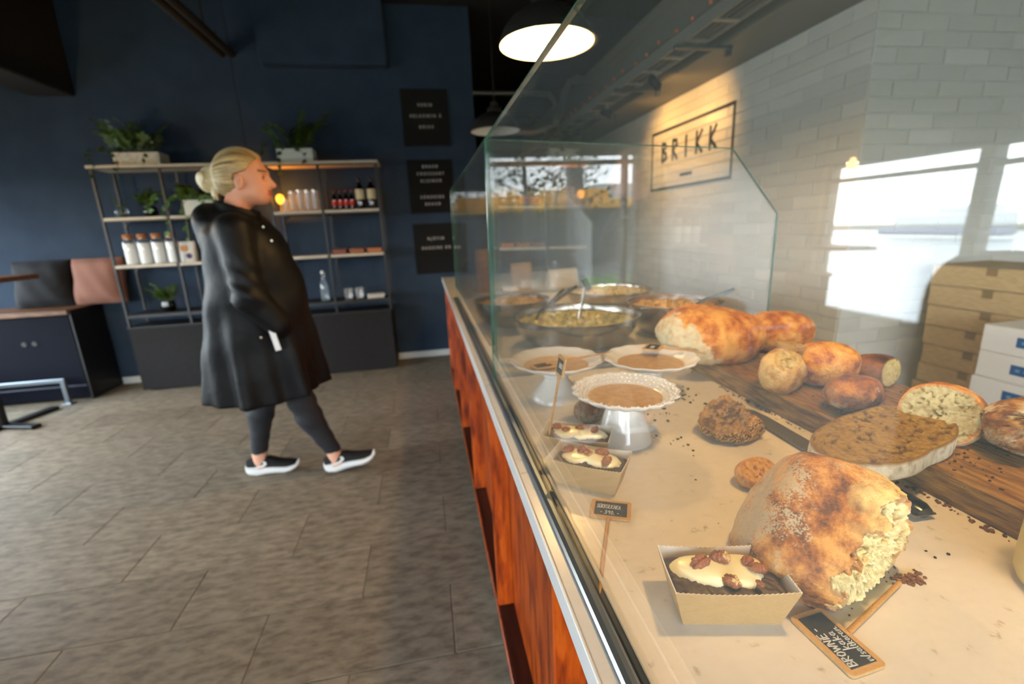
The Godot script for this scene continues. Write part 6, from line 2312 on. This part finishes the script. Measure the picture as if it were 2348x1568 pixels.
func cake_stand(label: String, at: Vector3, r: float, h: float, foot: float, waves: int, beaded: bool) -> void:
	var o := thing("cake_stand", label, "cake stand", at, 0.0, "white cake stands in the case")
	var gl := mat("white glazed porcelain", Color(0.86, 0.85, 0.82), 0.10, {"coat": 0.4, "coat_rough": 0.04})
	var st := S()
	var n := 1.0
	lathe(st, [Vector2(r * 0.28, h - 0.016), Vector2(r * 0.55, h - 0.014), Vector2(r * 0.82, h - 0.006), Vector2(r * 0.985, h + 0.004), Vector2(r, h + 0.0065), Vector2(r * 0.985, h + 0.0085), Vector2(r * 0.86, h + 0.001), Vector2(r * 0.74, h - 0.006), Vector2(r * 0.70, h - 0.0075), Vector2(0.0, h - 0.008)], 112, Transform3D.IDENTITY, 0.022 if not beaded else 0.028, waves, r * 0.8)
	obj("plate", st, gl, o)
	st = S()
	if beaded:
		lathe(st, [Vector2(0.0, 0.004), Vector2(foot * 0.9, 0.002), Vector2(foot, 0.0), Vector2(foot, 0.004), Vector2(foot * 0.94, 0.012), Vector2(foot * 0.78, 0.04), Vector2(foot * 0.66, 0.062), Vector2(foot * 0.60, h - 0.018), Vector2(foot * 0.66, h - 0.013)], 48)
	else:
		lathe(st, [Vector2(0.0, 0.004), Vector2(foot * 0.9, 0.002), Vector2(foot, 0.0), Vector2(foot, 0.005), Vector2(foot * 0.90, 0.015), Vector2(foot * 0.66, 0.032), Vector2(foot * 0.50, 0.045), Vector2(foot * 0.46, 0.052), Vector2(foot * 0.50, 0.055), Vector2(foot * 0.46, 0.058), Vector2(foot * 0.44, h - 0.02), Vector2(foot * 0.55, h - 0.014)], 48)
	obj("pedestal", st, gl, o)
	st = S()
	lathe(st, [Vector2(r * 0.70, h - 0.0075), Vector2(r * 0.70, h - 0.0066), Vector2(0.0, h - 0.0066)], 64)
	obj("tan_paper", st, mat("tan greased paper", Color(1, 1, 1), 0.30, {"tex": ntex("tanpaper", 0.02, 4, [0.0, 0.5, 1.0], [Color(0.66, 0.53, 0.38), Color(0.73, 0.60, 0.44), Color(0.78, 0.65, 0.49)]), "scale": Vector3(5, 5, 5)}), o)
	if beaded:
		st = S()
		var bm := S()
		lathe(bm, [Vector2(0.0, -0.0025), Vector2(0.0024, -0.0012), Vector2(0.0026, 0.0), Vector2(0.0018, 0.0018), Vector2(0.0, 0.0026)], 8)
		bm.generate_normals()
		var bead := bm.commit()
		for ring in 3:
			var cnt := 54
			for k in cnt:
				var a := TAU * (k + 0.5 * (ring % 2)) / cnt
				var rr: float = [0.78, 0.86, 0.94][ring] * r * (1.0 + 0.028 * sin(waves * a) * (1.0 if ring > 0 else 0.3))
				var yy: float = [h - 0.0026, h + 0.0022, h + 0.0066][ring]
				st.append_from(bead, 0, Transform3D(Basis.IDENTITY, Vector3(cos(a) * rr, yy, sin(a) * rr)))
		var bo := obj("lattice_beads", st, gl, o)
		bo.set_meta("kind", "stuff")


# ---------------------------------------------------------------- salad bowls and utensils
func bowl(label: String, at: Vector3, r: float, h: float, c1: Color, c2: Color, sd: int, level: float, deep := false) -> void:
	var o := thing("steel_bowl", label, "bowl", at, 0.0, "steel salad bowls behind the divider")
	var steel := mat("polished bowl steel", Color(0.62, 0.60, 0.57), 0.16, {"metal": 1.0})
	var prof := []
	for k in 13:
		var t := k / 12.0
		var e := 0.42 if not deep else 0.28
		prof.append(Vector2(r * (0.42 + 0.58 * pow(t, e)) if k > 0 else r * 0.40, h * (1.0 - pow(1.0 - t, 1.0)) * 1.0))
	var out := [Vector2(0.0, 0.0)]
	for k in 13:
		var t := k / 12.0
		var a := t * PI / 2
		out.append(Vector2(r * (0.45 + 0.55 * sin(a)), h * (1.0 - cos(a))))
	out.append(Vector2(r * 1.045, h + 0.001))
	out.append(Vector2(r * 1.045, h + 0.004))
	out.append(Vector2(r * 0.995, h + 0.003))
	for k in range(12, -1, -1):
		var t := k / 12.0
		var a := t * PI / 2
		out.append(Vector2(r * (0.44 + 0.55 * sin(a)), h * (1.0 - cos(a)) + 0.003))
	out.append(Vector2(0.0, 0.003))
	var st := S()
	lathe(st, out, 72)
	obj("bowl", st, steel, o)
	nc.seed = sd
	nc.frequency = 1.0
	var vs := PackedVector3Array()
	var cs := PackedColorArray()
	var ix := PackedInt32Array()
	var rr := 22
	var seg := 80
	var a1 := acos(clampf(1.0 - level, -1, 1))
	var fr := r * (0.44 + 0.55 * sin(a1)) - 0.001
	for j in rr + 1:
		for k in seg:
			var a := TAU * k / seg
			var s := float(j) / rr
			var q := Vector3(cos(a) * s * fr, 0, sin(a) * s * fr)
			var y := h * level + 0.012 * n3(q, 28.0) * (1 - s * 0.5) + 0.010 * maxf(n3(q, 60.0), 0.0) + 0.003 * n3(q, 160.0) + 0.012 * (1 - s * s)
			if j == rr:
				y = h * level - 0.004 + 0.012 * maxf(0.0, n3(q, 20.0))
			vs.append(Vector3(q.x, y, q.z))
			var t := clampf(0.5 + 0.7 * n3(q + Vector3(1, 0, 4), 70.0) + 0.4 * n3(q, 200.0), 0, 1)
			var c := c1.lerp(c2, t)
			if n3(q + Vector3(9, 0, 2), 90.0) > 0.42:
				c = lin(0.30, 0.36, 0.10)
			cs.append(c)
	for j in rr:
		for k in seg:
			var a := j * seg + k
			var b := j * seg + (k + 1) % seg
			ix.append_array(PackedInt32Array([a, a + seg, b, b, a + seg, b + seg]))
	put("salad", arrays_mesh(vs, cs, ix), mat("salad", Color(1, 1, 1), 0.4, {"vc": true}), o)


func build_bowls() -> void:
	bowl("broad steel bowl of green-yellow potato salad behind the scalloped stands", P(0.475, 0.9, 1.470), 0.205, 0.10, lin(0.72, 0.66, 0.30), lin(0.58, 0.55, 0.28), 3, 0.78)
	bowl("steel bowl of golden mashed salad beside the tiled-wall side", P(0.850, 0.9, 1.50), 0.158, 0.115, lin(0.80, 0.62, 0.26), lin(0.70, 0.50, 0.20), 5, 0.82)
	bowl("steel bowl of beige salad against the front glass", P(0.330, 0.9, 1.86), 0.150, 0.105, lin(0.74, 0.62, 0.42), lin(0.60, 0.46, 0.28), 7, 0.85)
	bowl("steel bowl of white grainy salad at the back of the case", P(0.825, 0.9, 2.05), 0.19, 0.09, lin(0.84, 0.80, 0.70), lin(0.72, 0.66, 0.52), 9, 0.85)
	var steel := mat("polished bowl steel", Color(0.62, 0.60, 0.57), 0.16, {"metal": 1.0})
	var o := thing("serving_tongs", "steel tongs with a black grip standing in the broad salad bowl", "tongs", P(0.475, 0.955, 1.47))
	var st := S()
	bbox(st, Vector3(0.02, 0.055, 0.0), Vector3(0.011, 0.20, 0.004), 0.001, turn(0, 20, -14))
	obj("arm", st, steel, o)
	st = S()
	bbox(st, Vector3(-0.045, 0.107, -0.01), Vector3(0.011, 0.15, 0.004), 0.001, turn(0, 20, -66))
	obj("arm", st, steel, o)
	st = S()
	bbox(st, Vector3(0.043, 0.145, -0.006), Vector3(0.02, 0.045, 0.016), 0.004, turn(0, 20, 30))
	obj("grip", st, mat("black grip", Color(0.03, 0.03, 0.03), 0.4), o)
	o = thing("salad_spoon", "steel spoon handle resting on the rim of the broad bowl", "spoon", P(0.36, 1.0, 1.53))
	st = S()
	tube(st, [Vector3(-0.03, -0.035, 0.06), Vector3(0.0, 0.012, 0.03), Vector3(0.105, 0.075, -0.03)], [0.006, 0.005, 0.006], 8)
	obj("handle", st, steel, o)
	st = S()
	lathe(st, [Vector2(0.0, -0.006), Vector2(0.02, -0.003), Vector2(0.027, 0.003), Vector2(0.025, 0.003), Vector2(0.0, -0.003)], 20, Transform3D(Basis.from_scale(Vector3(1, 1, 1.3)), Vector3(-0.035, -0.04, 0.075)))
	obj("scoop", st, steel, o)
	o = thing("salad_ladle", "steel ladle handle reaching over the golden salad bowl's rim", "ladle", P(0.94, 1.0, 1.47))
	st = S()
	tube(st, [Vector3(-0.07, -0.03, 0.0), Vector3(0.0, 0.017, 0.01), Vector3(0.13, 0.045, -0.01)], [0.006, 0.006, 0.0065], 8)
	obj("handle", st, steel, o)
	st = S()
	lathe(st, [Vector2(0.0, -0.012), Vector2(0.022, -0.006), Vector2(0.03, 0.006), Vector2(0.028, 0.006), Vector2(0.0, -0.009)], 20, Transform3D(Basis.IDENTITY, Vector3(-0.085, -0.028, 0.0)))
	obj("scoop", st, steel, o)
	o = thing("white_plate", "flat white plate lying by the front glass under the broad bowl's rim", "plate", P(0.262, 0.9, 1.34))
	st = S()
	lathe(st, [Vector2(0.0, 0.002), Vector2(0.05, 0.0), Vector2(0.055, 0.003), Vector2(0.088, 0.013), Vector2(0.09, 0.015), Vector2(0.086, 0.0155), Vector2(0.055, 0.006), Vector2(0.0, 0.006)], 56)
	obj("dish", st, mat("white glazed porcelain", Color(0.86, 0.85, 0.82), 0.10), o)


# ---------------------------------------------------------------- other small things
func paper_bag(label: String, at: Vector3, w: float, d: float, h: float, c: Color, sd: int, yaw: float) -> void:
	var o := thing("paper_bag", label, "paper bag", at, yaw)
	var st := S()
	loft(st, bag_rings(w, d, h, sd), true, true)
	obj("paper", st, mat("bag paper " + str(c), c, 0.75, {"bump": ntex("crumple", 0.012, 4, [], [], {"ridged": 1}), "scale": Vector3(5, 5, 5), "bump_cm": 0.5}), o)
	st = S()
	bbox(st, Vector3(0, h + 0.004, 0), Vector3(w * 0.96, 0.014, d * 0.22), 0.002)
	obj("folded_top", st, mat("bag paper " + str(c), c, 0.75), o)


func crumbs(called: String, label: String, rows: Array, c: Color, sd: int) -> void:
	var rnd := RandomNumberGenerator.new()
	rnd.seed = sd
	var st := S()
	for r in rows:
		for k in r[5]:
			var q := P(r[0] + rnd.randfn() * r[2], 0, r[1] + rnd.randfn() * r[3])
			var s: float = r[4] * rnd.randf_range(0.4, 1.3)
			var ctr := Vector3(q.x, r[6] + s * 0.35, q.z)
			bbox(st, ctr, Vector3(s * rnd.randf_range(0.8, 1.8), s * 0.7, s), s * 0.2, Basis(Vector3.UP, rnd.randf() * TAU))
	var o := obj(called, st, mat("crumbs " + str(c), c, 0.85))
	tag(o, label, "crumbs", "", "stuff")


func build_small_things() -> void:
	paper_bag("tall narrow brown paper bag beyond the far divider", P(0.345, 0.9, 2.93), 0.085, 0.08, 0.255, Color(0.50, 0.34, 0.20), 2, 0.1)
	paper_bag("squat tan paper bag beyond the far divider", P(0.60, 0.9, 2.98), 0.135, 0.10, 0.155, Color(0.62, 0.50, 0.36), 4, -0.1)
	paper_bag("crumpled white paper bag beyond the far divider", P(0.87, 0.9, 2.95), 0.21, 0.12, 0.10, Color(0.80, 0.76, 0.70), 6, 0.15)
	# milky tub and clear plastic at the staff edge
	var o := thing("plastic_tub", "tall milky plastic tub standing past the label's stick", "tub", P(0.640, 0.9, 0.292))
	var st := S()
	lathe(st, [Vector2(0.0, 0.001), Vector2(0.038, 0.0), Vector2(0.047, 0.004), Vector2(0.051, 0.014), Vector2(0.0515, 0.03), Vector2(0.0485, 0.15), Vector2(0.050, 0.153), Vector2(0.050, 0.158), Vector2(0.047, 0.158), Vector2(0.045, 0.15), Vector2(0.0, 0.148)], 40)
	obj("tub", st, mat("milky plastic", Color(0.80, 0.73, 0.52), 0.35, {"sss": 0.3}), o)
	nc.seed = 71
	nc.frequency = 1.0
	var fn := func(d: Vector3) -> Array:
		var q := Vector3(roundf(d.x * 2.6), roundf(d.y * 2.6), roundf(d.z * 2.6)).normalized().lerp(d, 0.5).normalized()
		return [0.052 + 0.014 * n3(q, 2.2), Color.WHITE]
	var pl := put("plastic_bag", blob(9, fn), mat("clear crinkled plastic", Color(0.86, 0.88, 0.88, 0.30), 0.12))
	pl.position = P(0.645, 1.128, 0.318)
	pl.scale = Vector3(0.8, 1.15, 0.8)
	tag(pl, "clear crinkled plastic bag sitting on the milky tub", "plastic bag")
	crumbs("bread_crumbs", "brown crumbs scattered where the brownie label's stick ends", [[0.500, 0.352, 0.010, 0.006, 0.0032, 60, 0.9], [0.47, 0.37, 0.02, 0.012, 0.0016, 14, 0.9], [0.375, 0.332, 0.02, 0.006, 0.0015, 12, 0.9]], Color(0.42, 0.24, 0.09), 1)
	crumbs("dark_crumbs", "dark seeds and crumbs between the lattice stand and the seeded wedge", [[0.405, 0.745, 0.012, 0.012, 0.0032, 8, 0.9], [0.425, 0.70, 0.010, 0.018, 0.0030, 9, 0.9], [0.46, 0.86, 0.022, 0.022, 0.0036, 14, 0.9], [0.555, 0.91, 0.022, 0.025, 0.004, 18, 0.9], [0.44, 0.52, 0.06, 0.05, 0.0016, 14, 0.9], [0.55, 0.40, 0.03, 0.02, 0.0026, 7, 0.9]], Color(0.15, 0.09, 0.04), 2)
	crumbs("board_crumbs", "crust crumbs lying along the front foot of the wooden board", [[0.672, 0.45, 0.003, 0.06, 0.0036, 60, 0.9], [0.672, 0.85, 0.003, 0.08, 0.0036, 40, 0.9]], Color(0.36, 0.20, 0.08), 3)
	crumbs("flour_crumbs", "crumbs and seeds scattered on the top of the wooden board", [[0.74, 0.47, 0.03, 0.05, 0.0028, 60, 0.944], [0.79, 0.72, 0.05, 0.06, 0.003, 40, 0.944]], Color(0.22, 0.12, 0.05), 4)
